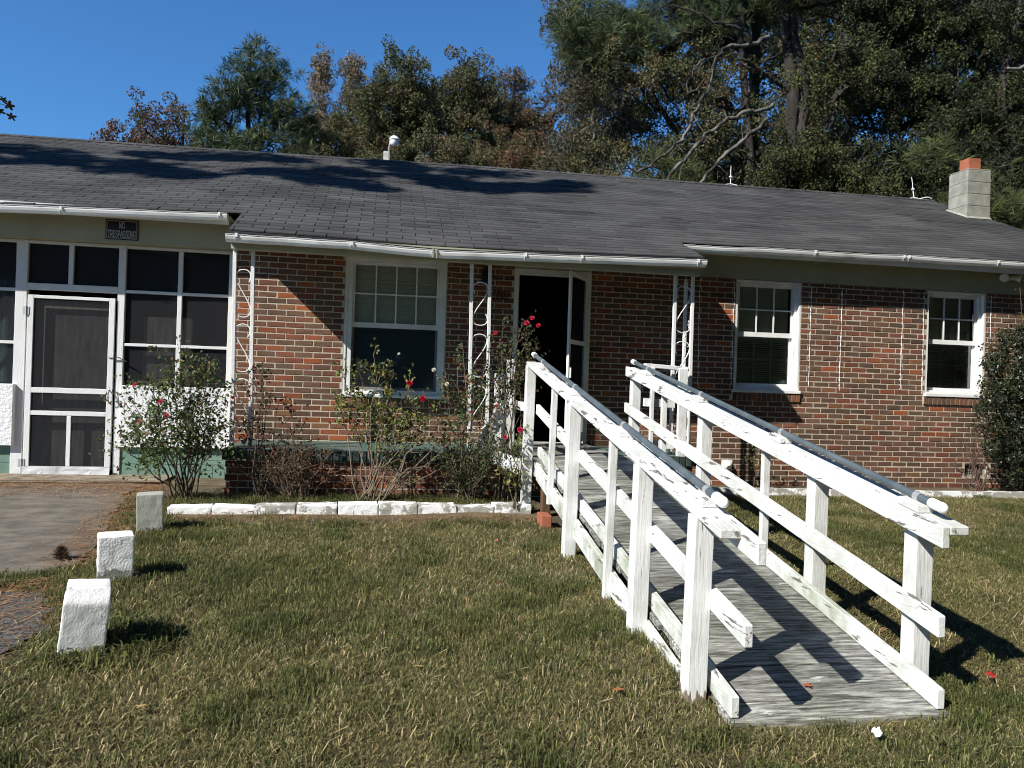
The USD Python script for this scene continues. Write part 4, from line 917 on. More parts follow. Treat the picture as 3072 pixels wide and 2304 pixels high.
def ellipsoid_points(r, specs, bias=0.42):
    """specs rows: cx,cy,cz,rx,ry,rz,count"""
    out = []
    for cx, cy_, cz, rx, ry, rz, n in specs:
        u = r.normal(size=(int(n), 3)); u /= np.linalg.norm(u, axis=1, keepdims=True)
        rad = r.random(int(n)) ** bias
        out.append(np.array([cx, cy_, cz]) + u * rad[:, None] * [rx, ry, rz])
    return np.vstack(out)
def branch_net(r, trunk_pts, C, rtip=0.010, power=0.5):
    """joins every leaf cluster to the nearest wood that lies nearer the trunk"""
    T = np.asarray(trunk_pts, float)
    nodes = [*T]; par = [-1] + list(range(len(T) - 1))
    d0 = np.min(np.linalg.norm(C[:, None] - T[None], axis=2), 1)
    segs_nodes = []
    for i in np.argsort(d0):
        A = np.array(nodes); c = C[i]
        dist = np.linalg.norm(A - c, axis=1) + 0.6 * np.maximum(A[:, 2] - c[2] + 0.3, 0)
        j = int(np.argmin(dist))
        mid = (A[j] + c) / 2 + r.normal(0, 0.08, 3) * np.linalg.norm(A[j] - c) - [0, 0, 0.06 * np.linalg.norm(A[j] - c)]
        nodes.append(mid); par.append(j); nodes.append(c); par.append(len(nodes) - 2)
    load = np.zeros(len(nodes))
    for i in range(len(nodes) - 1, 0, -1):
        if i >= len(T): load[i] += 1
        if par[i] >= 0: load[par[i]] += load[i]
    rad = rtip * np.maximum(load, 1) ** power
    A = np.array(nodes); segs = []
    for i in range(len(T), len(nodes)):
        j = par[i]
        segs.append([*A[j], *A[i], min(rad[j], rad[i] * 1.35), rad[i]])
    return np.array(segs)
def foliage(r, C, per, rad, size, palette, weights=None, flat=0.75, brown=None, tone_jit=0.25, updir=0.5):
    n = len(C); cnt = r.poisson(per, n); idx = np.repeat(np.arange(n), cnt); m_ = len(idx)
    off = r.normal(size=(m_, 3)) * [1, 1, flat]; off *= (rad * r.random(m_) ** 0.15 / np.maximum(np.linalg.norm(off, axis=1), 0.4))[:, None] * 0.8
    P = C[idx] + off
    N = r.normal(size=(m_, 3)) + off / rad * 0.8 + [0, 0, updir]; D = r.normal(size=(m_, 3)) + [0, 0, -0.4]
    ln = size * r.uniform(0.65, 1.3, m_)
    v, f = kites(P, N, D, ln, ln * r.uniform(0.5, 0.75, m_))
    pal = np.asarray(palette, float); w = np.ones(len(pal)) / len(pal) if weights is None else np.asarray(weights, float) / np.sum(weights)
    base = r.choice(len(pal), n, p=w)
    pick = np.where(r.random(m_) < 0.62, base[idx], r.choice(len(pal), m_, p=w))
    t = pal[pick] * r.uniform(1 - tone_jit, 1 + tone_jit, (m_, 1))
    return (v, f), np.repeat(t, 4, 0)
def needles(r, C, tufts, rad, ln, palette, per=14, width=0.016, droop=0.0):
    n = len(C); idx = np.repeat(np.arange(n), tufts); off = r.normal(size=(len(idx), 3)) * [1, 1, 0.6] * rad * 0.55
    Q = C[idx] + off; ax = off / rad + r.normal(0, 0.35, (len(idx), 3)) + [0, 0, 0.5 - droop]; ax /= np.linalg.norm(ax, axis=1, keepdims=True)
    k = np.repeat(np.arange(len(Q)), per); d = ax[k] * 0.75 + r.normal(0, 0.55, (len(k), 3)); d /= np.linalg.norm(d, axis=1, keepdims=True)
    L_ = ln * r.uniform(0.7, 1.2, len(k)); s = np.cross(d, r.normal(size=(len(k), 3))); s /= np.linalg.norm(s, axis=1, keepdims=True)
    a = Q[k]; b = a + d * L_[:, None] * 0.55; c = a + d * L_[:, None] - [0, 0, 0.02]
    v = np.stack([a, b + s * width / 2, c, b - s * width / 2], 1).reshape(-1, 3); q = np.arange(len(k))[:, None] * 4
    f = np.stack([q + [0, 1, 2], q + [0, 2, 3]], 1).reshape(-1, 3)
    pal = np.asarray(palette, float); t = pal[r.choice(len(pal), len(Q))][k] * r.uniform(0.75, 1.25, (len(k), 1))
    return (v, f), np.repeat(t, 4, 0)
def trunk_line(x, y, h, lean=(0, 0), wig=0.25, n=9, seed=0, z0=-0.1):
    r = np.random.default_rng(seed); t = np.linspace(0, 1, n)
    w = np.cumsum(r.normal(0, wig / n ** 0.5, (n, 2)), 0); w -= w[0]
    return np.c_[x + lean[0] * t + w[:, 0], y + lean[1] * t + w[:, 1], z0 + (h - z0) * t]
GREENS = [[0.06, 0.0806, 0.0264], [0.084, 0.0983, 0.0336], [0.048, 0.063, 0.024], [0.114, 0.1197, 0.0432]]
OLIVE = [[0.098, 0.108, 0.040], [0.130, 0.128, 0.052], [0.072, 0.082, 0.032], [0.165, 0.105, 0.048], [0.18, 0.165, 0.085]]
RUSSET = [[0.17, 0.078, 0.042], [0.20, 0.105, 0.058], [0.12, 0.072, 0.040], [0.095, 0.098, 0.038], [0.17, 0.125, 0.062]]
TAN = [[0.286, 0.1964, 0.11], [0.22, 0.1617, 0.099], [0.165, 0.1386, 0.066], [0.33, 0.2541, 0.165]]
DARKG = [[0.036, 0.050, 0.020], [0.055, 0.070, 0.026], [0.095, 0.115, 0.038], [0.026, 0.034, 0.016]]
PINE = [[0.0594, 0.0865, 0.0343], [0.0818, 0.1125, 0.0396], [0.0449, 0.0692, 0.0317], [0.099, 0.1153, 0.0396]]
def tree(name, label, seed, trunk, trunk_r, specs, per, rad, size, pal, w=None, kind='leaf', bark=None, group=None, mat_=None, bias=0.42, rtip=0.011, **kw):
    r = np.random.default_rng(seed)
    t = thing(name, label, 'tree', group)
    specs = [(*e[:6], e[6] * 1.9) for e in specs]
    C = ellipsoid_points(r, specs, bias)
    g_ = meshkit.fbm(C * 0.9 + seed, 2, seed); C = C[g_ > np.quantile(g_, 0.16)]            # holes in the crown
    o_ = ellipsoid_points(r, [(e[0], e[1], e[2] + 0.12, e[3] * 1.28, e[4] * 1.2, e[5] * 1.26, max(3, e[6] * 0.10)) for e in specs], 0.12)   # stray sprays past the outline
    C = np.vstack([C, o_]); rad, size, per = rad * 0.66, size * 0.66, per * 0.86
    T = np.asarray(trunk, float); q = np.linspace(0, 1, len(T))
    shape(t, 'trunk', tube(T, trunk_r * (1 - 0.82 * q) + 0.012, 9), bark or M_bark, smooth=True)
    segs = branch_net(r, T[max(1, len(T) // 4):], C, rtip * 0.75)
    shape(t, 'branches', tubes_fast(segs, 3), bark or M_bark, kind='stuff')
    if kind == 'leaf': me, tn = foliage(r, C, per, rad, size, pal, w, **kw)
    else: me, tn = needles(r, C, per, rad, size, pal, **kw)
    shape(t, 'crown', me, mat_ or (M_leaf if kind == 'leaf' else M_needle), tone=tn)
    return t
# ------------------------------------------------------------------ the wood behind the house
TL = lambda x, y, h, **k: trunk_line(x, y, h, **k)
tree('sweetgum_tree', 'russet leaved tree leftmost above the roof', 101, TL(-9.9, 21, 9.6, seed=1), 0.14, [(-9.9, 21, 8.9, 0.9, 0.9, 1.5, 26), (-9.4, 20.6, 7.2, 1.3, 1.2, 1.2, 22)], 90, 0.55, 0.15, RUSSET, [4, 3, 3, 1, 1])
tree('sweetgum_tree', 'larger russet and green tree left of the pine', 102, TL(-8.0, 22, 11.3, seed=2), 0.17, [(-8.3, 22, 10.2, 1.5, 1.4, 1.6, 46), (-6.9, 21.6, 9.2, 1.3, 1.2, 1.4, 34), (-8.2, 21.5, 8.0, 1.8, 1.5, 1.4, 40)], 95, 0.55, 0.15, RUSSET, [3, 2, 3, 3, 1])
def pine(label, seed, trunk, trunk_r, specs, tufts, rad, ln, pal, width, per=15, bias=0.6, group=None, rtip=0.012, name='pine_tree'):
    r = np.random.default_rng(seed); t = thing(name, label, 'tree', group); C = ellipsoid_points(r, specs, bias); T = np.asarray(trunk, float); q = np.linspace(0, 1, len(T))
    shape(t, 'trunk', tube(T, trunk_r * (1 - 0.8 * q) + 0.012, 10), M_bark, smooth=True)
    shape(t, 'branches', tubes_fast(branch_net(r, T[max(1, len(T) // 4):], C, rtip), 4), M_bark, kind='stuff')
    me, tn = needles(r, C, tufts, rad, ln, pal, per, width); shape(t, 'crown', me, M_needle, tone=tn)
    return t
pine('tall bushy pine standing above the left half of the roof', 103, TL(-4.9, 20, 13.4, wig=0.2, seed=3), 0.20,
     [(-4.75, 20, 12.3, 1.15, 1.1, 1.25, 34), (-5.4, 20, 11.2, 1.25, 1.2, 0.9, 28), (-4.0, 20, 10.9, 1.1, 1.1, 1.1, 26), (-6.35, 20, 10.6, 0.55, 0.9, 0.6, 12), (-3.0, 20, 10.5, 0.5, 0.8, 0.5, 9), (-5.4, 19.8, 9.4, 1.6, 1.4, 1.0, 38), (-4.2, 19.6, 8.9, 1.6, 1.4, 1.2, 40), (-6.6, 19.8, 9.2, 0.5, 0.8, 0.35, 8), (-5.0, 19.5, 7.3, 2.3, 1.6, 1.0, 60)],
     8, 0.42, 0.34, PINE, 0.026)
pine('dark low young pine right of the tall pine, just over the roof', 104, TL(-2.6, 18, 8.6, seed=5), 0.10, [(-2.7, 18, 7.6, 1.3, 1.1, 1.5, 62)], 8, 0.40, 0.32, [[0.045, 0.05, 0.02], [0.06, 0.062, 0.022], [0.03, 0.034, 0.016]], 0.024)
tree('bare_poplar', 'slender half bare tan tree, left of a pair', 105, TL(-2.9, 25, 14.6, wig=0.12, seed=6), 0.12, [(-2.95, 25, 14.4, 0.45, 0.45, 1.0, 34), (-2.95, 25, 12.6, 0.85, 0.8, 1.6, 70)], 34, 0.42, 0.15, TAN, bark=M_barkpale, rtip=0.011)
tree('bare_poplar', 'slender half bare tan tree, right of a pair', 106, TL(-1.75, 25, 14.9, wig=0.12, seed=7), 0.12, [(-1.72, 25, 14.6, 0.5, 0.45, 1.0, 36), (-1.65, 25, 12.8, 0.85, 0.8, 1.6, 70)], 36, 0.42, 0.15, TAN, bark=M_barkpale, rtip=0.011)
tree('oak_tree', 'broad olive green tree with the highest rounded top in the middle of the wood', 107, TL(0.5, 22, 14.2, seed=8), 0.24, [(0.45, 22, 13.2, 1.2, 1.2, 1.5, 60), (-0.4, 22, 11.9, 1.3, 1.3, 1.3, 52), (1.2, 22, 11.6, 1.3, 1.3, 1.5, 52), (0.2, 21.5, 9.8, 2.0, 1.6, 1.6, 70)], 105, 0.55, 0.15, OLIVE, [4, 3, 3, 1.2, 1])
tree('oak_tree', 'olive and rust tree right of the highest rounded top', 108, TL(3.1, 22, 14.4, seed=9), 0.22, [(3.2, 22, 13.2, 1.3, 1.2, 1.4, 58), (2.6, 22, 11.6, 1.3, 1.3, 1.4, 50), (3.4, 21.6, 10.0, 1.9, 1.5, 1.6, 66)], 105, 0.55, 0.15, OLIVE, [3, 3, 3, 2, 1])
tree('oak_tree', 'thin topped rusty tree with sky on both sides of its tip', 109, TL(5.2, 23, 14.6, seed=10), 0.18, [(5.25, 23, 13.9, 0.6, 0.6, 0.9, 16), (5.2, 23, 12.4, 1.2, 1.0, 0.9, 34), (5.3, 22.6, 10.6, 1.5, 1.4, 1.2, 46)], 85, 0.55, 0.14, RUSSET, [1, 2, 2, 5, 2])
tree('understory_tree', 'low olive tree behind the yard light, just above the roof ridge', 110, TL(-0.6, 19, 8.8, seed=11), 0.12, [(-0.6, 19, 7.9, 1.9, 1.3, 1.6, 80)], 105, 0.5, 0.14, OLIVE, [4, 4, 3, 1.5, 1])
tree('understory_tree', 'low green and brown tree right of the yard light above the ridge', 111, TL(2.4, 19, 9.6, seed=12), 0.13, [(2.4, 19, 8.6, 2.0, 1.3, 1.8, 90)], 105, 0.5, 0.14, OLIVE, [3, 3, 3, 3, 1])
tree('understory_tree', 'rust brown tree over the ridge below the thin topped tree', 112, TL(5.0, 18.5, 9.8, seed=13), 0.13, [(5.0, 18.5, 8.6, 1.9, 1.3, 1.9, 90)], 105, 0.5, 0.14, RUSSET, [2, 2, 2, 5, 1])
tree('maple_tree', 'tall greyish green tree at the right edge of the open sky', 113, TL(7.6, 22, 18.5, seed=14), 0.24, [(7.4, 22, 16.8, 1.3, 1.3, 1.9, 56), (8.8, 22, 15.4, 1.6, 1.4, 2.0, 60), (7.5, 22, 13.6, 1.3, 1.4, 1.6, 46), (9.2, 21.5, 12.2, 1.9, 1.5, 1.7, 60), (8.0, 21.2, 10.6, 1.9, 1.5, 1.5, 56)], 85, 0.6, 0.16, [[0.085, 0.082, 0.045], [0.12, 0.105, 0.065], [0.06, 0.065, 0.03], [0.17, 0.11, 0.07], [0.20, 0.17, 0.12]], [4, 3, 3, 1.5, 1.5], bark=M_barkpale)
pine('big pine whose boughs reach into the sky at top centre', 114, TL(11.2, 12.5, 18.5, lean=(-0.4, 0), wig=0.3, seed=15), 0.26,
     [(5.3, 12.6, 11.7, 0.8, 0.8, 0.6, 20), (5.9, 12.6, 11.0, 0.9, 0.8, 0.7, 24), (6.4, 12.8, 12.2, 1.2, 0.9, 0.6, 34), (7.2, 12.6, 11.6, 1.0, 0.8, 0.6, 28), (8.2, 12.6, 12.6, 1.4, 1.0, 0.6, 40), (9.7, 12.4, 12.9, 1.3, 1.0, 0.6, 40), (10.9, 12.2, 13.0, 1.5, 1.1, 0.7, 40), (12.4, 12.4, 13.2, 1.5, 1.1, 0.8, 36), (9.0, 12.2, 11.9, 0.9, 0.8, 0.4, 18)],
     8, 0.40, 0.30, PINE, 0.018)
# the dark forked pine trunk with its long dead boughs sweeping down to the left
fork = thing('dead_limbed_tree', 'dark thick trunk with long crooked bare boughs sweeping down to the left', 'tree')
def wood(name, pts, r0, r1, m_, n=24, sides=8): 
    c = smooth_curve(pts, n); shape(fork, name, tube(c, np.linspace(r0, r1, n), sides), m_, smooth=True)
M_bough_shade = mat('shaded_dead_bough', (0.022, 0.020, 0.018), (0.15, 0.14, 0.122), 3.5, 0.95, 0.8, 30, (1, 1, 0.6), lo=0.42, hi=0.58, dist=0.02)  # darker version of the pale bark, canopy shade put into its colour
def crook(pts, seed, amp=0.06, n=26):
    r = np.random.default_rng(seed); c = smooth_curve(pts, n); c[1:-1] += r.normal(0, amp, (n - 2, 3)) * 0.6; return c
def limb(name, pts, r0, r1, m_, seed, amp=0.05, n=26, twn=0, twl=0.8):
    c = crook(pts, seed, amp, n); p = shape(fork, name, tube(c, np.linspace(r0, r1, n) * np.random.default_rng(seed).uniform(0.85, 1.15, n), 7), m_, smooth=True)
    if twn:
        r = np.random.default_rng(seed + 1); sg = []
        for _ in range(twn):
            a0 = c[r.integers(2, n)]; d = r.normal(0, 1, 3) * [1, 0.6, 0.8]; d /= np.linalg.norm(d); L_ = twl * r.uniform(0.3, 1.1); q = a0 + d * L_ * 0.5; e = q + (d + r.normal(0, 0.5, 3)) * L_ * 0.5
            sg += [[*a0, *q, 0.016, 0.010], [*q, *e, 0.010, 0.004]]
        shape(p, 'twigs', tubes_fast(np.array(sg), 4), m_, kind='stuff')
limb('trunk', [(10.80, 10.3, -0.1), (10.76, 10.2, 4.0), (10.70, 10.0, 6.8), (10.63, 10.0, 8.8), (10.57, 10.0, 9.9), (10.47, 10.0, 10.6), (10.37, 10.0, 11.6), (10.2, 10.0, 13.4)], 0.23, 0.15, M_bark, 401, 0.03, 30)
limb('limb', [(10.72, 9.9, 7.2), (10.86, 9.85, 8.6), (10.83, 9.8, 9.6), (10.62, 9.8, 10.4), (10.5, 9.8, 11.4)], 0.13, 0.09, M_bark, 402, 0.03)
limb('bough', [(10.45, 9.9, 10.65), (9.75, 9.75, 10.75), (9.15, 9.6, 10.40), (8.45, 9.6, 10.15), (8.04, 9.6, 9.24), (7.70, 9.6, 8.5), (7.33, 9.6, 7.74), (6.97, 9.6, 7.36), (6.25, 9.5, 6.83), (5.7, 9.5, 6.3)], 0.066, 0.022, M_bough_shade, 403, 0.07, 40, 16, 0.9)
limb('bough', [(9.15, 9.6, 10.4), (8.7, 9.5, 10.7), (8.0, 9.4, 10.75), (7.2, 9.4, 11.0), (6.3, 9.5, 10.7)], 0.055, 0.012, M_bark, 404, 0.05, 26, 10, 0.9)
limb('bough', [(10.6, 10.0, 9.5), (10.1, 9.9, 9.55), (9.5, 9.7, 9.8), (8.8, 9.6, 9.95)], 0.06, 0.03, M_bark, 405, 0.04)
limb('bough', [(8.1, 9.5, 9.4), (7.85, 9.4, 9.75), (7.5, 9.3, 9.4), (7.35, 9.3, 8.7)], 0.022, 0.006, M_bough_shade, 406, 0.03, 18, 8, 0.5)
limb('bough', [(10.75, 9.9, 8.0), (11.3, 9.8, 8.1), (11.9, 9.7, 7.8)], 0.04, 0.02, M_bark, 407, 0.03, 14)
limb('leaning_pole', [(9.9, 9.7, 8.9), (9.41, 9.5, 8.65), (8.53, 9.5, 8.3), (7.67, 9.5, 7.5), (6.96, 9.5, 6.62), (6.5, 9.5, 6.0)], 0.055, 0.04, M_bough_shade, 408, 0.05, 26, 8, 0.6)
limb('leaning_pole', [(9.6, 9.4, 8.4), (9.18, 9.4, 8.0), (8.44, 9.4, 7.33), (7.89, 9.4, 6.72), (7.5, 9.4, 6.2)], 0.052, 0.04, M_bough_shade, 409, 0.05, 20, 6, 0.5)
tree('second_trunk_tree', 'grey trunked tree standing close behind the dark forked trunk', 115, TL(10.7, 12.0, 15.5, wig=0.25, seed=17), 0.20, [(8.8, 12.4, 10.6, 1.6, 1.2, 1.0, 50), (7.2, 12.4, 10.4, 1.4, 1.2, 1.0, 46), (9.3, 12.4, 9.0, 1.8, 1.2, 1.2, 60), (11.9, 12.4, 10.9, 1.3, 1.2, 1.6, 50), (12.2, 12.2, 9.0, 1.2, 1.0, 1.0, 40)], 95, 0.5, 0.12, OLIVE, [3, 2, 3, 1.5, 1])
tree('ash_tree', 'grey green leafy tree between the open sky and the dead boughs', 131, TL(6.6, 14.5, 12.4, wig=0.3, seed=41), 0.15, [(6.0, 14.5, 11.2, 1.0, 1.0, 1.2, 46), (7.0, 14.5, 9.8, 1.5, 1.1, 1.2, 60), (5.9, 14.3, 8.4, 1.3, 1.1, 1.2, 50)], 80, 0.5, 0.12, [[0.085, 0.085, 0.045], [0.12, 0.11, 0.06], [0.06, 0.065, 0.03], [0.15, 0.10, 0.06]], [4, 3, 3, 1.5], bark=M_barkpale)
tree('oak_tree', 'green brown tree filling the gap behind the yard light', 132, TL(-2.0, 24, 11.4, seed=42), 0.16, [(-3.2, 23, 10.6, 1.2, 1.2, 1.5, 52), (-2.0, 23.5, 10.9, 1.3, 1.2, 1.6, 60), (-0.8, 23.5, 11.6, 1.2, 1.2, 1.6, 56), (1.8, 24, 12.6, 1.4, 1.2, 1.6, 60), (0.6, 24, 10.6, 2.2, 1.2, 1.4, 60)], 100, 0.55, 0.15, OLIVE, [3, 3, 3, 2, 1])
tree('oak_tree', 'rust tinged tree between two taller tops right of the middle', 133, TL(6.2, 24, 12.4, seed=43), 0.16, [(6.3, 24, 11.8, 1.2, 1.2, 1.5, 60), (4.4, 24.5, 13.0, 1.2, 1.2, 1.5, 60), (5.4, 24, 11.0, 1.6, 1.2, 1.4, 60), (6.6, 23.5, 9.2, 1.6, 1.2, 1.4, 60)], 95, 0.55, 0.15, OLIVE, [3, 3, 3, 3, 1])
tree('viny_tree', 'leafy yellow green tree over the roof between the leaning poles and the chimney', 116, TL(11.6, 9.6, 8.2, wig=0.3, seed=18), 0.14, [(10.6, 9.4, 7.2, 1.5, 1.0, 1.0, 66), (12.0, 9.4, 6.6, 1.3, 1.0, 1.3, 60), (10.8, 9.2, 5.6, 1.6, 1.0, 0.9, 60), (10.2, 9.2, 11.9, 1.5, 0.8, 0.7, 46), (11.6, 9.3, 9.6, 0.7, 0.7, 1.2, 34), (10.0, 9.0, 9.0, 0.5, 0.5, 0.7, 10)], 105, 0.42, 0.11, [[0.085, 0.095, 0.032], [0.11, 0.12, 0.04], [0.055, 0.065, 0.024], [0.045, 0.05, 0.02]], [3, 2, 3, 3])
tree('evergreen_tree', 'tall dark dense tree filling the top right corner', 117, TL(16.2, 11.5, 15.8, wig=0.3, seed=19), 0.30, [(13.6, 11.4, 12.6, 1.3, 1.1, 1.2, 62), (15.4, 11.4, 12.7, 1.5, 1.2, 1.3, 80), (17.4, 11.4, 12.8, 1.5, 1.2, 1.4, 80), (19.0, 11.6, 12.6, 1.2, 1.2, 1.6, 60), (13.9, 11.3, 10.4, 1.4, 1.1, 1.4, 74), (15.8, 11.3, 10.4, 1.6, 1.2, 1.4, 84), (17.8, 11.4, 10.4, 1.5, 1.2, 1.5, 76), (19.2, 11.6, 9.8, 1.2, 1.2, 1.8, 60)], 125, 0.5, 0.12, DARKG, [3, 3, 1.6, 3])
tree('evergreen_tree', 'dark shaded tree behind the chimney', 118, TL(14.8, 10.6, 8.4, wig=0.3, seed=20), 0.16, [(13.4, 10.4, 7.4, 1.5, 1.0, 1.4, 76), (15.4, 10.4, 7.8, 1.6, 1.0, 1.6, 90), (17.2, 10.6, 7.4, 1.5, 1.0, 1.9, 80), (18.8, 10.8, 6.6, 1.3, 1.0, 2.2, 60), (13.0, 10.2, 5.6, 1.5, 0.9, 1.0, 46), (16.0, 10.4, 5.2, 2.0, 0.9, 1.4, 60)], 120, 0.45, 0.11, DARKG, [4, 3, 0.9, 4])
lb = thing('broken_limb_tree', 'dark trunk at the right edge with one pale broken limb', 'tree')
bk = lambda P: [(px_ * 1.136, (py_ + 9.12) * 1.136 - 9.12, (pz_ - 1.3) * 1.136 + 1.3) for px_, py_, pz_ in P]
shape(lb, 'trunk', tube(smooth_curve([(18.5, 11.3, -0.1)] + bk([(16.1, 8.7, 5.0), (15.97, 8.6, 7.74), (15.72, 8.6, 9.3), (15.95, 8.6, 10.6), (16.3, 8.6, 12.5)]), 24), np.linspace(0.18, 0.10, 24), 8), M_bark, smooth=True)
shape(lb, 'limb', tube(smooth_curve(bk([(16.3, 7.9, 9.95), (15.9, 7.9, 9.86), (15.55, 7.85, 9.68), (15.2, 7.85, 9.64)]), 12) + np.random.default_rng(5).normal(0, 0.012, (12, 3)), np.linspace(0.065, 0.045, 12), 7), M_barkpale, smooth=True)
pine('young bright pine sprays in front of the dead boughs above the ridge', 119, TL(7.6, 11.0, 7.3, seed=21), 0.08, [(6.5, 10.8, 5.9, 1.1, 0.8, 0.7, 34), (7.6, 10.8, 7.0, 1.0, 0.8, 0.7, 26)], 8, 0.34, 0.30, [[0.10, 0.125, 0.040], [0.075, 0.095, 0.032], [0.05, 0.062, 0.024]], 0.016)
pine('young bright pine beside the chimney at the right edge', 120, TL(13.6, 7.0, 6.6, seed=22), 0.07, [(13.2, 6.8, 5.7, 0.8, 0.7, 0.5, 16), (14.2, 6.8, 5.9, 0.9, 0.7, 0.7, 22), (12.4, 6.9, 6.9, 0.9, 0.6, 0.3, 9)], 7, 0.34, 0.30, [[0.10, 0.125, 0.040], [0.075, 0.095, 0.032], [0.05, 0.062, 0.024]], 0.012)
tree('understory_tree', 'dark bushy tree just above the ridge left of the dead boughs', 121, TL(7.2, 13.0, 8.2, seed=23), 0.12, [(7.0, 13, 7.0, 1.9, 1.2, 1.7, 86), (8.8, 13.2, 6.2, 1.5, 1.1, 1.5, 60)], 105, 0.48, 0.13, OLIVE, [3, 2, 4, 2, 0.6])
tree('understory_tree', 'shaded brown and green tree behind the leaning poles', 122, TL(9.8, 14.5, 9.4, seed=24), 0.14, [(9.6, 14.5, 8.0, 1.8, 1.2, 1.8, 80), (11.8, 14.2, 7.2, 1.5, 1.2, 1.6, 60)], 100, 0.5, 0.13, OLIVE, [3, 1.5, 4, 1.5, 0.6])
# deep wood: one far mass seen only through gaps
r = np.random.default_rng(130)
C = ellipsoid_points(r, [(x, 33 + r.uniform(-2, 2), 7.0 + r.uniform(-1, 1.5) + 0.12 * max(x, 0), 2.8, 1.5, 4.2, 60) for x in np.arange(-5, 30, 3.0)] + [(x, 21 + r.uniform(-1, 1), 6.6 + 0.12 * max(x, 0), 2.2, 1.0, 2.4, 50) for x in np.arange(6, 24, 2.6)] + [(x, 30 + r.uniform(-2, 2), zc + r.uniform(-1, 1), 2.6, 1.4, 3.2, 70) for x in np.arange(17, 40, 2.8) for zc in (9.5, 14.5, 19.5, 24)], 0.5)
me, tn = foliage(r, C, 70, 0.75, 0.20, [[0.045, 0.048, 0.022], [0.065, 0.06, 0.028], [0.09, 0.06, 0.03], [0.03, 0.034, 0.017]])
shape(None, 'far_wood', me, M_leaf, tone=tn, label='dense shaded woodland far behind the house', cat='woodland', kind='stuff')

# unseen woods behind, beside and above the camera, added to cut sky light
r = np.random.default_rng(135)
C = ellipsoid_points(r, [(x, y_, zc, 3.2, 2.0, hz, 60) for x, y_ in ((-6, -17), (-2, -16), (2.5, -15.5), (7, -15.5), (11.5, -14.5), (16, -12), (19, -8), (20.5, -3.5), (21, 1)) for zc, hz in ((5, 5), (14, 6.5))]
    + [(x, y_, 7.0, 2.0, 2.4, 7.0, 60) for x, y_ in ((-23, 2), (-23.5, 6), (-22, 10))]
    + [(x, y_, 13.5 + r.uniform(-0.8, 2.0), 2.4, 2.2, 1.8, 34) for x, y_ in ((6.8, -10), (10.5, -10.5), (14, -9), (7.2, -6.5), (10.8, -6), (14.5, -5), (8.2, -3), (11.6, -2), (15, -1), (3.5, -12), (7, -13), (12, -13), (0, -13.5), (9.8, 0.8), (13, 1.5))], 0.5)  # overhead crowns added out of view to block sky from above
me, tn = foliage(r, C, 62, 1.35, 0.72, DARKG)
wt_ = [tube(trunk_line(tx, ty, 13.5, wig=0.5, seed=int(tx * 3)), np.linspace(0.30, 0.12, 9), 8) for tx, ty in ((14.0, -7.0), (11.5, -13.5), (4.0, -14.5), (15.0, 0.0))]
w0 = me[0]; me = cat_meshes([me] + wt_); tn = np.vstack([tn, np.tile([0.04, 0.035, 0.03], (len(me[0]) - len(w0), 1))])
shape(None, 'added_shade_wood', me, M_leaf, tone=tn, label='unseen woodland and canopy added to block sky light', cat='woodland', kind='stuff')

# ------------------------------------------------------------------ the tall tree left of the frame that shades the roof
r = np.random.default_rng(140)
st_ = thing('shade_tree', 'tall tree left of the house whose lobed leaves hang in at the left edge', 'tree')
S3 = np.array([-1.6, -1.0, 1.5]); TT = 5.6
spots = [(-4.0, 2.3, 0.62, 8), (-3.3, 2.0, 0.62, 12), (-2.7, 1.75, 0.50, 9), (-3.2, 3.0, 0.45, 6), (-2.2, 3.35, 0.5, 8), (-1.5, 3.2, 0.45, 6), (-1.5, 2.25, 0.5, 10), (-1.0, 1.9, 0.5, 9), (-0.5, 1.55, 0.36, 6), (-0.7, 2.6, 0.35, 5), (0.3, 3.2, 0.5, 7), (0.5, 2.55, 0.45, 8), (1.1, 2.25, 0.5, 11), (1.7, 2.1, 0.45, 9), (2.2, 2.35, 0.5, 9), (2.8, 2.85, 0.40, 6), (1.6, 3.2, 0.5, 7), (-5.0, 2.6, 0.6, 6), (-6.0, 2.4, 0.7, 8), (-0.2, 3.7, 0.4, 5)]
C = []
for x, yv, rr, n in spots:
    base = roof_pt(x, yv) + S3 * TT
    u = r.normal(size=(n, 3)); u /= np.linalg.norm(u, axis=1, keepdims=True); C.append(base + u * (r.random((n, 1)) ** 0.5) * rr * [1.15, 0.7, 0.7])
C = np.vstack(C)
T = trunk_line(-17.6, -5.6, 14.6, lean=(2.6, 1.4), wig=0.5, seed=25, n=11)
shape(st_, 'trunk', tube(T, 0.34 * (1 - 0.75 * np.linspace(0, 1, 11)), 10), M_bark, smooth=True)
shape(st_, 'branches', tubes_fast(branch_net(r, T[6:], C, 0.011, 0.42), 5), M_bark, kind='stuff')
me, tn = foliage(r, C, 60, 0.36, 0.17, DARKG, flat=0.8); shape(st_, 'crown', me, M_leaf, tone=tn)
shape(st_, 'low_branch', tube(smooth_curve([T[3], (-9.5, -3.8, 5.2), (-5.2, -3.05, 3.9), (-3.2, -3.0, 3.35), (-2.86, -3.0, 3.16)], 30), np.linspace(0.06, 0.004, 30), 6), M_bark, smooth=True)
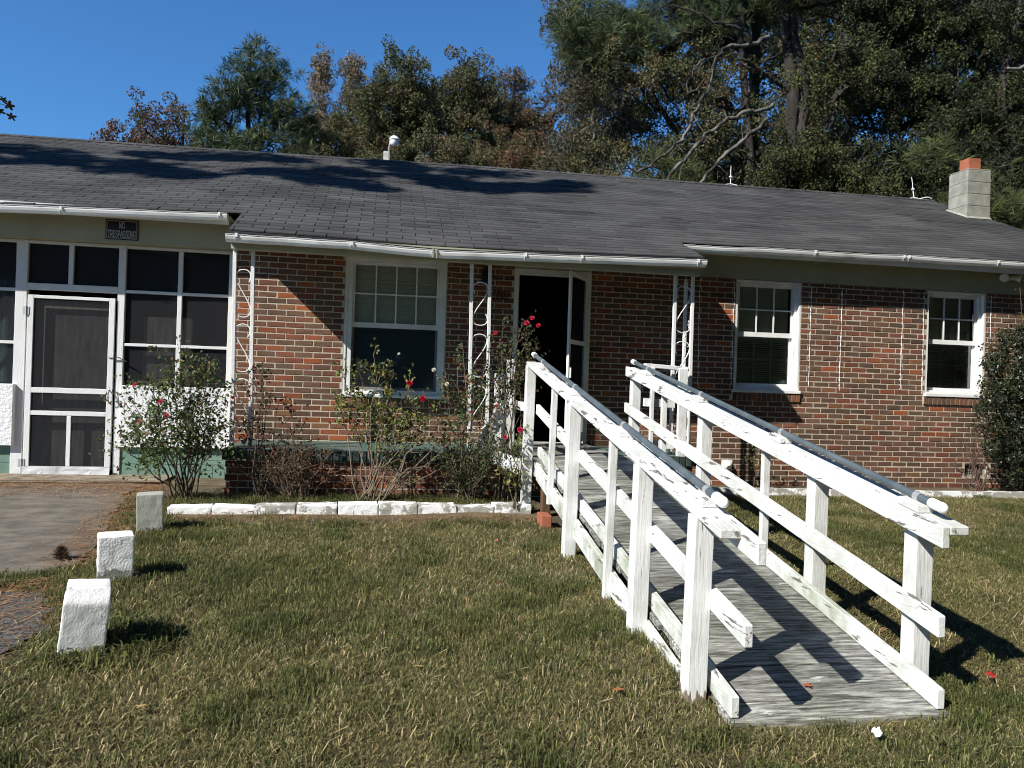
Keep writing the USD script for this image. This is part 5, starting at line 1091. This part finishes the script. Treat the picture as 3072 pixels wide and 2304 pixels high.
def lobed_leaf(c, rot_, s, tilt):
    a = np.linspace(0, 2 * np.pi, 41)[:-1]; rr = s * (0.42 + 0.58 * np.abs(np.cos(2.5 * (a - np.pi / 2))) ** 1.6)
    v = np.c_[rr * np.cos(a), 0.08 * s * np.cos(3 * a), rr * np.sin(a)]; v = np.vstack([[0, 0.05 * s, 0], v])
    cr, sr = math.cos(rot_), math.sin(rot_); v = np.c_[v[:, 0] * cr - v[:, 2] * sr, v[:, 1], v[:, 0] * sr + v[:, 2] * cr]
    ct, s_ = math.cos(tilt), math.sin(tilt); v = np.c_[v[:, 0], v[:, 1] * ct - v[:, 2] * s_, v[:, 1] * s_ + v[:, 2] * ct]
    f = np.array([[0, 1 + k, 1 + (k + 1) % 40] for k in range(40)])
    return v + np.asarray(c), f
for c, rt, s, tl in (((-2.78, -3.0, 3.255), 0.3, 0.030, 0.9), ((-2.735, -3.01, 3.212), 0.9, 0.040, 0.7), ((-2.722, -3.0, 3.135), 2.3, 0.036, 0.8), ((-2.80, -3.0, 3.17), 1.4, 0.036, 0.9), ((-2.86, -3.0, 3.23), 0.0, 0.04, 0.4), ((-3.0, -3.05, 3.34), 0.6, 0.045, 0.5)):
    me = lobed_leaf(c, rt, s, tl); shape(st_, 'leaf', me, M_leaf, tone=np.tile([0.05, 0.045, 0.02], (len(me[0]), 1)))
shape(st_, 'twig', cat_meshes([tube([(-3.2, -3.0, 3.35), (-2.9, -3.0, 3.24), (-2.74, -3.0, 3.21)], [0.006, 0.004, 0.002], 5), tube([(-2.9, -3.0, 3.2), (-2.8, -3.0, 3.17), (-2.73, -3.0, 3.145)], [0.005, 0.003, 0.002], 5)]), M_bark)

# ------------------------------------------------------------------ yard light on a pole behind the house
yl = thing('yard_light', 'white yard light on a short pole showing over the roof ridge', 'lamp')
px, py = -0.08, 9.0
shape(yl, 'pole', cbox(px - 0.065, px + 0.045, py - 0.06, py + 0.06, 0, 6.63, 0.01), M_barkwhite)
shape(yl, 'arm', tube(smooth_curve([(px + 0.055, py - 0.07, 6.35), (px + 0.06, py - 0.09, 6.62), (px + 0.065, py - 0.10, 6.80), (px + 0.10, py - 0.12, 6.90), (px + 0.17, py - 0.16, 6.93)], 20), 0.014, 8), M_steel, smooth=True)
def lathe(prof, c, sides=20):
    prof = np.asarray(prof, float); a = np.arange(sides) * 2 * np.pi / sides; n = len(prof)
    v = np.stack([prof[:, 0, None] * np.cos(a), prof[:, 0, None] * np.sin(a), np.broadcast_to(prof[:, 1, None], (n, sides))], -1).reshape(-1, 3) + np.asarray(c)
    f = []
    for i in range(n - 1):
        for k in range(sides):
            a0, a1 = i * sides + k, i * sides + (k + 1) % sides; f += [[a0, a1, a1 + sides], [a0, a1 + sides, a0 + sides]]
    return v, np.array(f)
HX = (px + 0.17, py - 0.17, 0.0)
shape(yl, 'hood', lathe([(0.001, 6.955), (0.06, 6.95), (0.105, 6.91), (0.125, 6.87), (0.12, 6.868), (0.001, 6.885)], HX), M_white, smooth=True)
shape(yl, 'globe', lathe([(0.10, 6.866), (0.105, 6.83), (0.09, 6.77), (0.055, 6.73), (0.001, 6.725)], HX), M_white, smooth=True)
shape(yl, 'sensor', lathe([(0.001, 7.01), (0.03, 7.005), (0.033, 6.955), (0.001, 6.95)], HX, 10), M_black, smooth=True)

# ------------------------------------------------------------------ garden plants
def stems(r, base, tips, r0=0.008, r1=0.002, sag=0.15, kinks=5):
    segs = []; paths = []
    for tip in tips:
        b = np.array(base) + np.r_[r.normal(0, 0.05, 2), 0]; tip = np.asarray(tip, float)
        t = np.linspace(0, 1, kinks + 1)[:, None]; L_ = np.linalg.norm(tip - b)
        P = b + (tip - b) * t; P[:, 2] += (t[:, 0] * (1 - t[:, 0])) * L_ * sag; P[1:-1] += r.normal(0, 0.025 * L_ ** 0.5, (kinks - 1, 3))
        rr = np.linspace(r0, r1, kinks + 1) * r.uniform(0.8, 1.2)
        for i in range(kinks): segs.append([*P[i], *P[i + 1], rr[i], rr[i + 1]])
        paths.append(P)
    return segs, paths
def twigs(r, paths, n, ln, r0=0.0025, start=0.3):
    segs, ends = [], []
    for P in paths:
        for _ in range(n):
            t = r.uniform(start, 1) * (len(P) - 1); i = min(int(t), len(P) - 2); a = P[i] + (P[i + 1] - P[i]) * (t - i)
            d = (P[i + 1] - P[i]); d /= np.linalg.norm(d); d = d * 0.5 + r.normal(0, 0.6, 3) + [0, 0, 0.25]; d /= np.linalg.norm(d)
            L_ = ln * r.uniform(0.4, 1.2); b = a + d * L_; m_ = (a + b) / 2 + r.normal(0, 0.012, 3)
            segs += [[*a, *m_, r0, r0 * 0.75], [*m_, *b, r0 * 0.75, r0 * 0.4]]; ends += [b, m_]
    return segs, np.array(ends)
def rose(c, s, colour, seed):
    r = np.random.default_rng(seed); vs, fs, ts, n = [], [], [], 0
    for k in range(16):
        a = k * 2.399; q = k / 16; out = 0.25 + 0.75 * q
        d = np.array([math.cos(a), math.sin(a), 0.0]); up = np.array([0, 0, 1.0]); sd_ = np.cross(up, d)
        b = d * s * 0.12; m_ = d * s * 0.62 * out + up * s * (0.55 - 0.25 * q); t = d * s * 0.85 * out + up * s * (0.85 - 0.55 * q)
        w = s * (0.30 + 0.22 * q)
        vs += [b, m_ + sd_ * w, t, m_ - sd_ * w]; fs += [[n, n + 1, n + 2], [n, n + 2, n + 3]]; n += 4
        ts.append(np.tile(np.array(colour) * r.uniform(0.75, 1.2), (4, 1)))
    v = np.array(vs); ax = np.array([-0.25, -0.75, 0.6]); ax /= np.linalg.norm(ax); xa = np.cross([0, 0, 1.0], ax); xa /= np.linalg.norm(xa); ya = np.cross(ax, xa)
    return (np.asarray(c) + v[:, :1] * xa + v[:, 1:2] * ya + v[:, 2:3] * ax, np.array(fs)), np.vstack(ts)
def bush(name, label, cat, seed, base, tips, leaves, pal, lsize=0.032, crad=0.07, ntw=7, twl=0.22, stem_m=None, flowers=(), r0=0.008, w=None, start=0.35, sag=0.15, leafm=None):
    r = np.random.default_rng(seed); t = thing(name, label, cat)
    sg_, paths = stems(r, base, tips, r0, 0.0025, sag); ts_, ends = twigs(r, paths, ntw, twl, start=start)
    shape(t, 'stems', tubes_fast(np.array(sg_ + ts_), 5), stem_m or M_twig)
    if leaves:
        me, tn = foliage(r, ends, leaves, crad, lsize, pal, w, flat=0.9); shape(t, 'leaves', me, leafm or M_leaf, tone=tn)
    for k, (c, s, col) in enumerate(flowers):
        me, tn = rose(c, s, col, seed * 10 + k); shape(t, 'flower', me, M_petal, tone=tn)
    return t
PINK, RED, WHITE_ = (0.62, 0.10, 0.14), (0.62, 0.015, 0.05), (0.80, 0.78, 0.70)
ROSEG = [[0.095, 0.140, 0.045], [0.140, 0.180, 0.062], [0.060, 0.085, 0.030], [0.16, 0.095, 0.05]]
YELG = [[0.16, 0.19, 0.045], [0.11, 0.14, 0.04], [0.065, 0.085, 0.028], [0.22, 0.20, 0.06]]
r = np.random.default_rng(150)
Y0 = -1.35
tipsA = [(-2.42 + 0.085 * k + r.normal(0, 0.05), Y0 + r.uniform(-0.28, 0.30), zt) for k, zt in enumerate([0.92, 1.05, 1.12, 1.18, 1.30, 1.42, 1.46, 1.38, 1.36, 1.40, 1.30, 1.18])] + [(-2.40, Y0, 0.62), (-2.25, Y0 - 0.2, 0.75), (-1.46, Y0, 0.85), (-1.55, Y0 - 0.15, 0.7), (-2.05, Y0 - 0.3, 0.9), (-1.75, Y0 - 0.3, 0.95), (-1.9, Y0 + 0.2, 0.85), (-1.7, Y0 + 0.1, 1.1)]
bush('rose_bush', 'large rounded rose bush with pink blooms in front of the white stucco panel', 'rose bush', 151, (-1.84, Y0, 0.09), tipsA, 8.5, ROSEG, 0.042, 0.095, 11, 0.26, r0=0.009, w=[4, 3, 3, 1.2],
     flowers=[((-2.297, Y0 - 0.05, 1.185), 0.034, PINK), ((-1.996, Y0 - 0.3, 1.04), 0.036, PINK), ((-1.934, Y0 - 0.32, 0.915), 0.038, PINK), ((-2.169, Y0 - 0.3, 0.85), 0.036, (0.60, 0.22, 0.24)), ((-2.099, Y0 - 0.3, 0.745), 0.034, PINK)])
tipsB = [(-1.25 + r.normal(0, 0.10), Y0 + r.uniform(-0.1, 0.25), z) for z in (1.36, 1.28, 1.2, 1.05, 0.98)] + [(-0.85, Y0, 1.0), (-0.72, Y0, 0.92), (-0.98, Y0, 1.12), (-1.42, Y0, 0.8)]
bush('rose_bush', 'thin dark red leaved rose climbing beside the left lattice column', 'rose bush', 152, (-1.10, Y0 + 0.05, 0.09), tipsB, 6, [[0.05, 0.05, 0.022], [0.09, 0.045, 0.03], [0.035, 0.04, 0.02], [0.13, 0.05, 0.035]], 0.036, 0.06, 6, 0.2, flowers=[((-1.40, Y0 - 0.1, 1.09), 0.026, (0.35, 0.05, 0.08))])
tipsC = [(-0.82 + r.normal(0, 0.20), Y0 + r.normal(0, 0.12), r.uniform(0.35, 0.72)) for _ in range(46)]
bush('dead_shrub', 'low dry brown tangled shrub in front of the porch wall', 'shrub', 153, (-0.78, Y0, 0.09), tipsC, 0.9, [[0.14, 0.09, 0.05], [0.10, 0.065, 0.04]], 0.035, 0.05, 7, 0.18, stem_m=mat('dry_stem', (0.17, 0.12, 0.08), (0.09, 0.06, 0.04), 15, 0.9), r0=0.005, sag=0.3)
tipsD = [(-0.39, Y0, 1.38), (-0.30, Y0 + 0.1, 1.28), (-0.10, Y0, 1.58), (0.02, Y0, 1.50), (0.10, Y0, 1.42), (-0.2, Y0, 1.3), (0.27, Y0 - 0.05, 1.25), (0.40, Y0 - 0.1, 1.12), (0.20, Y0, 1.05), (0.35, Y0, 0.95), (0.0, Y0 - 0.1, 1.0), (0.55, Y0, 1.05), (0.25, Y0 - 0.1, 0.8), (-0.45, Y0, 1.18)]
bush('rose_bush', 'tall yellow green rose before the wide window with two red blooms', 'rose bush', 154, (-0.12, Y0 - 0.05, 0.09), tipsD, 7.5, YELG, 0.044, 0.07, 7, 0.2, stem_m=M_twigpale, r0=0.008, start=0.5,
     flowers=[((0.268, Y0 - 0.08, 1.274), 0.048, RED), ((0.402, Y0 - 0.12, 1.129), 0.046, (0.60, 0.02, 0.07)), ((0.153, Y0, 1.572), 0.020, WHITE_), ((-0.049, Y0, 1.597), 0.018, WHITE_)])
tipsD2 = [(r.uniform(0.0, 0.95), Y0 - 0.1 + r.normal(0, 0.1), r.uniform(0.45, 0.95)) for _ in range(13)]
bush('bare_cane_shrub', 'sprawling pale bare canes leaning right across the porch wall', 'shrub', 155, (-0.02, Y0 - 0.1, 0.09), tipsD2, 0.8, ROSEG, 0.036, 0.06, 5, 0.2, stem_m=M_twigpale, r0=0.008, sag=0.05)
tipsE = [(0.79, Y0, 1.70), (0.74, Y0, 1.55), (0.62, Y0, 1.42), (1.03, Y0, 1.52), (0.90, Y0 + 0.1, 1.38), (1.10, Y0, 1.28), (0.66, Y0, 1.15), (1.15, Y0, 1.05), (0.85, Y0, 1.1), (0.60, Y0, 0.9)]
bush('rose_bush', 'bare stemmed rose around the lattice column left of the door with white blooms', 'rose bush', 156, (0.86, Y0, 0.09), tipsE, 5.5, ROSEG, 0.038, 0.07, 8, 0.22, stem_m=M_twigpale, r0=0.009, start=0.5,
     flowers=[((0.64, Y0 - 0.05, 1.286), 0.030, WHITE_), ((0.505, Y0 - 0.02, 1.422), 0.032, WHITE_), ((1.144, Y0 - 0.06, 1.079), 0.022, RED), ((0.90, Y0 - 0.04, 1.0), 0.018, (0.5, 0.03, 0.05))])
tipsG = [(r.uniform(0.55, 1.28), Y0 - 0.05 + r.normal(0, 0.12), r.uniform(0.35, 0.82)) for _ in range(28)]
bush('leafy_shrub', 'dark green tangled shrub hanging over the porch edge beside the ramp', 'shrub', 157, (0.92, Y0 - 0.05, 0.09), tipsG, 4, [[0.06, 0.08, 0.032], [0.09, 0.115, 0.045], [0.045, 0.052, 0.024]], 0.034, 0.07, 7, 0.18, r0=0.006)
tipsF = [(1.07, Y0, 1.80), (1.20, Y0, 1.92), (1.40, Y0, 1.95), (1.50, Y0, 1.93), (1.57, Y0, 1.80), (1.30, Y0, 1.75), (1.15, Y0, 1.62), (1.42, Y0, 1.70), (1.25, Y0, 1.50), (1.52, Y0 - 0.1, 1.62), (1.36, Y0 - 0.1, 1.45), (1.45, Y0 - 0.1, 1.55)]
bush('rose_bush', 'tall dark rose with three pink blooms against the black doorway', 'rose bush', 158, (1.22, Y0 + 0.0, 0.09), tipsF, 6.5, [[0.075, 0.09, 0.036], [0.105, 0.12, 0.048], [0.05, 0.056, 0.025], [0.11, 0.058, 0.038]], 0.038, 0.06, 8, 0.17, r0=0.009, start=0.62,
     flowers=[((1.491, Y0 - 0.05, 1.985), 0.036, (0.66, 0.05, 0.10)), ((1.432, Y0 - 0.06, 1.930), 0.042, (0.66, 0.06, 0.11)), ((1.555, Y0 - 0.05, 1.912), 0.036, (0.66, 0.04, 0.09)), ((1.111, Y0 - 0.06, 1.815), 0.034, (0.62, 0.03, 0.08))])
bush('young_rose', 'small bright green rose shoot with one pink bloom by the ramp post', 'rose bush', 159, (1.30, -1.95, 0.15), [(1.24, -1.98, 0.78), (1.28, -2.0, 0.84), (1.18, -1.98, 0.62), (1.12, -2.0, 0.52), (1.34, -2.02, 0.74)], 5, YELG, 0.040, 0.06, 4, 0.14, flowers=[((1.29, -2.02, 0.875), 0.040, (0.66, 0.04, 0.13)), ((1.16, -1.95, 0.80), 0.026, RED)])
# holly: dense glossy cone with upright shoots, cut by the right edge of the frame
r = np.random.default_rng(160)
hx, hy = 8.25, -0.70
hol = thing('evergreen_shrub', 'dense dark glossy evergreen shrub at the right edge of the house front', 'shrub')
tips = [(7.82, hy, 2.72), (7.60, hy + 0.05, 2.25), (8.02, hy, 2.45), (8.35, hy, 2.62), (7.40, hy, 2.05), (7.28, hy - 0.05, 1.85), (7.24, hy - 0.1, 1.55), (8.6, hy, 2.2), (8.75, hy, 1.7), (7.26, hy, 1.25), (7.35, hy - 0.2, 1.0), (8.0, hy - 0.4, 1.5), (8.5, hy - 0.4, 1.6), (7.5, hy - 0.2, 1.75)]
sgm, paths = stems(r, (hx, hy, 0.1), tips, 0.014, 0.004, 0.1)
C = ellipsoid_points(r, [(8.0, hy, 1.10, 0.66, 0.50, 0.72, 420), (7.90, hy, 1.75, 0.48, 0.40, 0.55, 190), (8.5, hy, 1.3, 0.6, 0.45, 1.0, 200), (8.15, hy, 0.55, 0.5, 0.45, 0.42, 120)], 0.3)
ext = np.vstack([P[-3] + (P[-1] - P[-3]) * r.random((12, 1)) + r.normal(0, 0.025, (12, 3)) for P in paths])
shape(hol, 'stems', tubes_fast(np.array(sgm + [[*c, *(c + (np.array([8.05, hy, c[2] - 0.15]) - c) * 0.5), 0.003, 0.004] for c in C[::3]]), 5), M_twig)
me, tn = foliage(r, C, 26, 0.095, 0.040, [[0.018, 0.028, 0.012], [0.030, 0.042, 0.016], [0.022, 0.026, 0.012], [0.055, 0.065, 0.02]], [4, 3, 3, 0.6]); shape(hol, 'leaves', me, M_glossleaf, tone=tn)
me, tn = foliage(r, ext, 6, 0.05, 0.040, [[0.030, 0.042, 0.016], [0.05, 0.06, 0.02]]); shape(hol, 'leaves', me, M_glossleaf, tone=tn)
r = np.random.default_rng(161)
tips = [(7.42 + r.normal(0, 0.24) , -0.42 + r.normal(0, 0.08), r.uniform(0.45, 1.05)) for _ in range(16)]
bush('bare_shrub', 'leafless brown twiggy shrub left of the foundation vent', 'shrub', 162, (7.55, -0.42, 0.11), tips, 0.5, [[0.12, 0.08, 0.05]], 0.03, 0.05, 7, 0.2, stem_m=mat('reddish_stem', (0.085, 0.05, 0.04), (0.15, 0.09, 0.07), 15, 0.85), r0=0.007)
tips = [(4.62 + r.normal(0, 0.16), -0.35 + r.normal(0, 0.08), r.uniform(0.3, 0.75)) for _ in range(12)]
bush('weedy_shrub', 'small weedy twigs behind the ramp at the foot of the wall', 'shrub', 163, (4.60, -0.35, 0.11), tips, 1.6, ROSEG, 0.035, 0.05, 5, 0.15, r0=0.005)

# ------------------------------------------------------------------ grass, straw, fallen leaves
def tuft(seed, n, h0, h1, l0, l1, spread, w, width=0.0038):
    """n bent blades: rise h0-h1, lying out over l0-l1"""
    r = np.random.default_rng(seed); v, f, t = [], [], []; pal = np.asarray(GP, float); w = np.asarray(w, float) / np.sum(w)
    for k in range(n):
        b = np.r_[r.normal(0, spread, 2), -0.004]; a = r.uniform(0, 2 * np.pi); h = r.uniform(h0, h1); lean = r.uniform(l0, l1)
        d = np.array([math.cos(a), math.sin(a), 0]); s = np.array([-d[1], d[0], 0]) * width * r.uniform(0.5, 1.25) / 2; d2 = d + s / width * r.normal(0, 1.2)
        m_ = b + d * lean * 0.42 + [0, 0, h]; tip = m_ + d2 * lean * 0.58 + [0, 0, h * r.uniform(-0.75, 0.15)]
        i = len(v); v += [b - s, b + s, m_ + s * 0.9, m_ - s * 0.9, tip]; f += [[i, i + 1, i + 2], [i, i + 2, i + 3], [i + 3, i + 2, i + 4]]
        t += [pal[r.choice(len(pal), p=w)] * r.uniform(0.5, 1.5)] * 5
    return np.array(v), np.array(f), np.array(t)
GP = [[0.085, 0.102, 0.034], [0.135, 0.142, 0.052], [0.215, 0.190, 0.088], [0.37, 0.31, 0.175], [0.16, 0.115, 0.066]]
gi = UsdGeom.PointInstancer.Define(stage, '/World/lawn_grass')
tag(gi.GetPrim(), 'short dry yellow green lawn grass', 'grass', kind='stuff')
protos = []
for k in range(9):
    if k < 4: v, f, t = tuft(200 + k, 16, 0.010, 0.034, 0.015, 0.055, 0.032, [2.4, 3.0, 2.6, 1.3, 0.5])
    elif k < 6: v, f, t = tuft(200 + k, 15, 0.006, 0.024, 0.02, 0.06, 0.038, [1.2, 2.2, 3.4, 2.4, 1.3])
    elif k < 8: v, f, t = tuft(200 + k, 18, 0.018, 0.055, 0.015, 0.06, 0.026, [4.5, 4, 1.6, 0.5, 0])
    else: v, f, t = tuft(200 + k, 5, 0.018, 0.045, 0.04, 0.09, 0.03, [0.5, 1, 3, 4, 0.5], 0.004)
    p_ = usdkit.mesh(stage, '/World/lawn_grass/tuft_%03d' % (k + 1), (v, f), M_grass)
    UsdGeom.PrimvarsAPI(p_).CreatePrimvar('tone', Sdf.ValueTypeNames.Color3fArray, 'vertex').Set(Vt.Vec3fArray.FromNumpy(t.astype(np.float32)))
    protos.append(p_.GetPath())
r = np.random.default_rng(300)
from shapely import contains_xy
dpoly = unary_union([Polygon(DRIVE).buffer(-0.05), Polygon(DRIVE2).buffer(0.0)]); ramp_p = sbox(1.47, -6.22, 2.43, -1.0); porch_p = sbox(-1.6, -1.12, 3.5, 0.2)
blocks_p = unary_union([sbox(-1.45, -5.3, -1.2, -5.08), sbox(-1.66, -4.17, -1.43, -3.96), sbox(-1.79, -2.83, -1.59, -2.62)])
def scatter(n, x0, x1, y0, y1):
    return np.c_[r.uniform(x0, x1, n), r.uniform(y0, y1, n)]
P = np.vstack([scatter(26000, -2.6, 3.4, -7.4, -4.4), scatter(21000, -2.6, 5.4, -4.4, -2.2), scatter(6000, 2.4, 8.8, -2.2, -0.9), scatter(2600, -2.3, 1.5, -1.98, -1.15), scatter(6000, 3.0, 8.6, -4.4, -2.2), scatter(9000, 3.4, 5.6, -7.0, -4.4)])
x, yv = P[:, 0], P[:, 1]
noise_ = meshkit.fbm(np.c_[x * 0.9, yv * 0.9, 0 * x], 3, 31); fine = meshkit.fbm(np.c_[x * 3.2, yv * 3.2, 0 * x + 5], 2, 32)
keep = ~contains_xy(dpoly, x, yv) & ~contains_xy(ramp_p, x, yv) & ~contains_xy(porch_p, x, yv) & ~contains_xy(blocks_p, x, yv)
border_y = -2.05 + 0.046 * (x + 1.8)
bare = (np.abs(yv - border_y + 0.30) < 0.20 + 0.12 * (fine - 0.5)) & (x > -1.7) & (x < 1.5)     # worn strip before the border
bedz = (yv > border_y - 0.10) & (yv < border_y + 0.10) & (x > -1.85) & (x < 1.5)
keep &= ~bedz & ~(bare & (r.random(len(x)) < 0.86))
edge = np.array([dpoly.distance(sg__) for sg__ in __import__('shapely').points(x, yv)])
keep &= ~((edge < 0.16) & (r.random(len(x)) < 0.65) & (yv > -3.9)) & ~((edge < 0.10) & (r.random(len(x)) < 0.5))
keep &= ~((x < 1.40) & (x > 1.05) & (yv < -2.2) & (r.random(len(x)) < 0.30))
keep &= fine * 0.55 + r.random(len(x)) * 0.6 > 0.28
keep &= ~((x > 3.0) & (yv > -0.72 - 0.11 * (x - 4.75) / 2.9 - 0.06))
inbed = (yv > border_y) & (x > -2.3) & (x < 1.5)
keep &= ~(inbed & (r.random(len(x)) < 0.45))
x, yv, noise_, fine, inbed = x[keep], yv[keep], noise_[keep], fine[keep], inbed[keep]
u = r.random(len(x)); g_ = noise_ + r.normal(0, 0.07, len(x))
kindx = np.where(g_ > 0.66, np.where(u < 0.5, 6 + (u * 4).astype(int) % 2, (u * 8).astype(int) % 4), np.where(g_ < 0.42, 4 + (u * 8).astype(int) % 2, (u * 16).astype(int) % 4))
kindx = np.where(r.random(len(x)) < 0.05, 8, kindx)
kindx = np.where((fine > 0.72) | inbed, 6 + (u * 6).astype(int) % 2, kindx)
for bx, by in ((-1.325, -5.19), (-1.545, -4.06), (-1.69, -2.72)):   # taller grass the mower missed round the blocks
    kindx = np.where(np.hypot(x - bx - 0.08, yv - by) < 0.24, 6 + (u * 6).astype(int) % 2, kindx)
z = zg(x, yv) + bumps(x, yv)
ang = r.uniform(0, 2 * np.pi, len(x)); sc = r.uniform(0.7, 1.3, len(x)); sc = np.where(np.hypot(x + 1.25, yv + 5.19) < 0.3, sc * 1.5, sc)
gi.CreatePrototypesRel().SetTargets(protos)
gi.CreateProtoIndicesAttr(Vt.IntArray.FromNumpy(kindx.astype(np.int32)))
gi.CreatePositionsAttr(Vt.Vec3fArray.FromNumpy(np.c_[x, yv, z].astype(np.float32)))
gi.CreateScalesAttr(Vt.Vec3fArray.FromNumpy(np.repeat(sc[:, None], 3, 1).astype(np.float32)))
gi.CreateOrientationsAttr(Vt.QuathArray([Gf.Quath(float(math.cos(a / 2)), 0.0, 0.0, float(math.sin(a / 2))) for a in ang]))
# pine straw blown onto the concrete and the bare strip
def straw(n, fn, seed):
    r = np.random.default_rng(seed); v, f, t = [], [], []
    for k in range(n):
        px_, py_ = fn(r); a = r.uniform(0, np.pi) if r.random() < 0.4 else r.normal(0, 0.35); L_ = r.uniform(0.05, 0.14); d = np.array([math.cos(a), math.sin(a), 0]) * L_ / 2; s = np.array([-math.sin(a), math.cos(a), 0]) * 0.0016
        z0 = float(zg(px_, py_)) + 0.022 + r.uniform(0, 0.012) + (0.02 if py_ > -0.55 and px_ < -2.2 else 0); c = np.array([px_, py_, z0]); i = len(v)
        v += [c - d - s, c - d + s, c + [0, 0, 0.008] + s, c + [0, 0, 0.008] - s, c + d]; f += [[i, i + 1, i + 2], [i, i + 2, i + 3], [i + 3, i + 2, i + 4]]
        t += [np.array([[0.30, 0.13, 0.05], [0.36, 0.20, 0.09], [0.22, 0.11, 0.055], [0.42, 0.28, 0.15]][r.integers(4)]) * r.uniform(0.7, 1.2)] * 5
    return (np.array(v), np.array(f)), np.array(t)
def spot(r):
    q = r.random()
    if q < 0.46: return (r.uniform(-5.5, -2.2), -0.50 - abs(r.normal(0, 0.30))) if r.random() < 0.75 else (r.uniform(-4.5, -2.1), -0.6 - 0.8 * r.random() + 0.1 * r.normal())
    if q < 0.72: yv_ = r.uniform(-3.9, -0.6); return -2.05 + 0.17 * (-2.8 - yv_) * -1 * 0 - 0.16 * (yv_ + 2.8) + r.normal(0, 0.16), yv_
    if q < 0.86: return r.uniform(-1.7, 1.5), -2.32 + r.normal(0, 0.12)
    return r.uniform(-2.3, -1.45), -4.15 - abs(r.normal(0, 0.5))
me, tn = straw(9000, spot, 310)
shape(None, 'pine_straw', me, M_straw, tone=tn, label='fallen orange brown pine straw on the driveway edge', cat='pine straw', kind='stuff')
r = np.random.default_rng(320)
def small_leaf(px_, py_, s, col, name='fallen_leaf', label=None, cat_='leaf', group='fallen leaves on the lawn', h=0.05):
    v, f = lobed_leaf((0, 0, 0), r.uniform(0, 6.28), s, math.pi / 2 + r.normal(0, 0.3))
    v = v + [px_, py_, h]
    tag(shape(None, name, (v, f), M_leaf, tone=np.tile(np.array(col, float), (len(v), 1))), label, cat_, group)
small_leaf(2.90, -5.90, 0.028, (0.45, 0.03, 0.03), label='bright red fallen leaf in the grass right of the ramp foot', group=None, h=float(zg(0, -5.92)) + 0.05)
small_leaf(1.92, -5.95, 0.026, (0.45, 0.12, 0.06), label='small orange fallen leaf lying on the ramp boards', group=None, h=dz(-5.95) + 0.012)
cols = [(0.50, 0.20, 0.06), (0.40, 0.30, 0.12), (0.55, 0.38, 0.20), (0.42, 0.14, 0.06)]
for px_, py_ in [(2.75, -5.3), (2.9, -5.0), (2.65, -4.75), (3.2, -4.6), (3.35, -5.2), (3.6, -3.6), (-0.3, -4.9), (0.2, -5.6), (0.75, -4.4), (-0.9, -5.9), (0.9, -3.3), (5.2, -2.4), (1.05, -5.9), (6.2, -2.2)]:
    small_leaf(px_, py_, r.uniform(0.018, 0.032), cols[r.integers(4)], label='small dry orange brown leaf lying on the lawn', h=float(zg(px_, py_)) + 0.045)
t = trimesh.creation.icosphere(2, 0.018); v = np.array(t.vertices) * [1.3, 1, 0.6]; v += (meshkit.fbm(v * 60, 2, 3)[:, None] - 0.5) * 0.03
tag(shape(None, 'paper_scrap', (v + [1.98, -6.36, float(zg(0, -6.36)) + 0.05], np.array(t.faces)), M_white), 'crumpled white paper scrap in the grass before the ramp foot', 'litter')
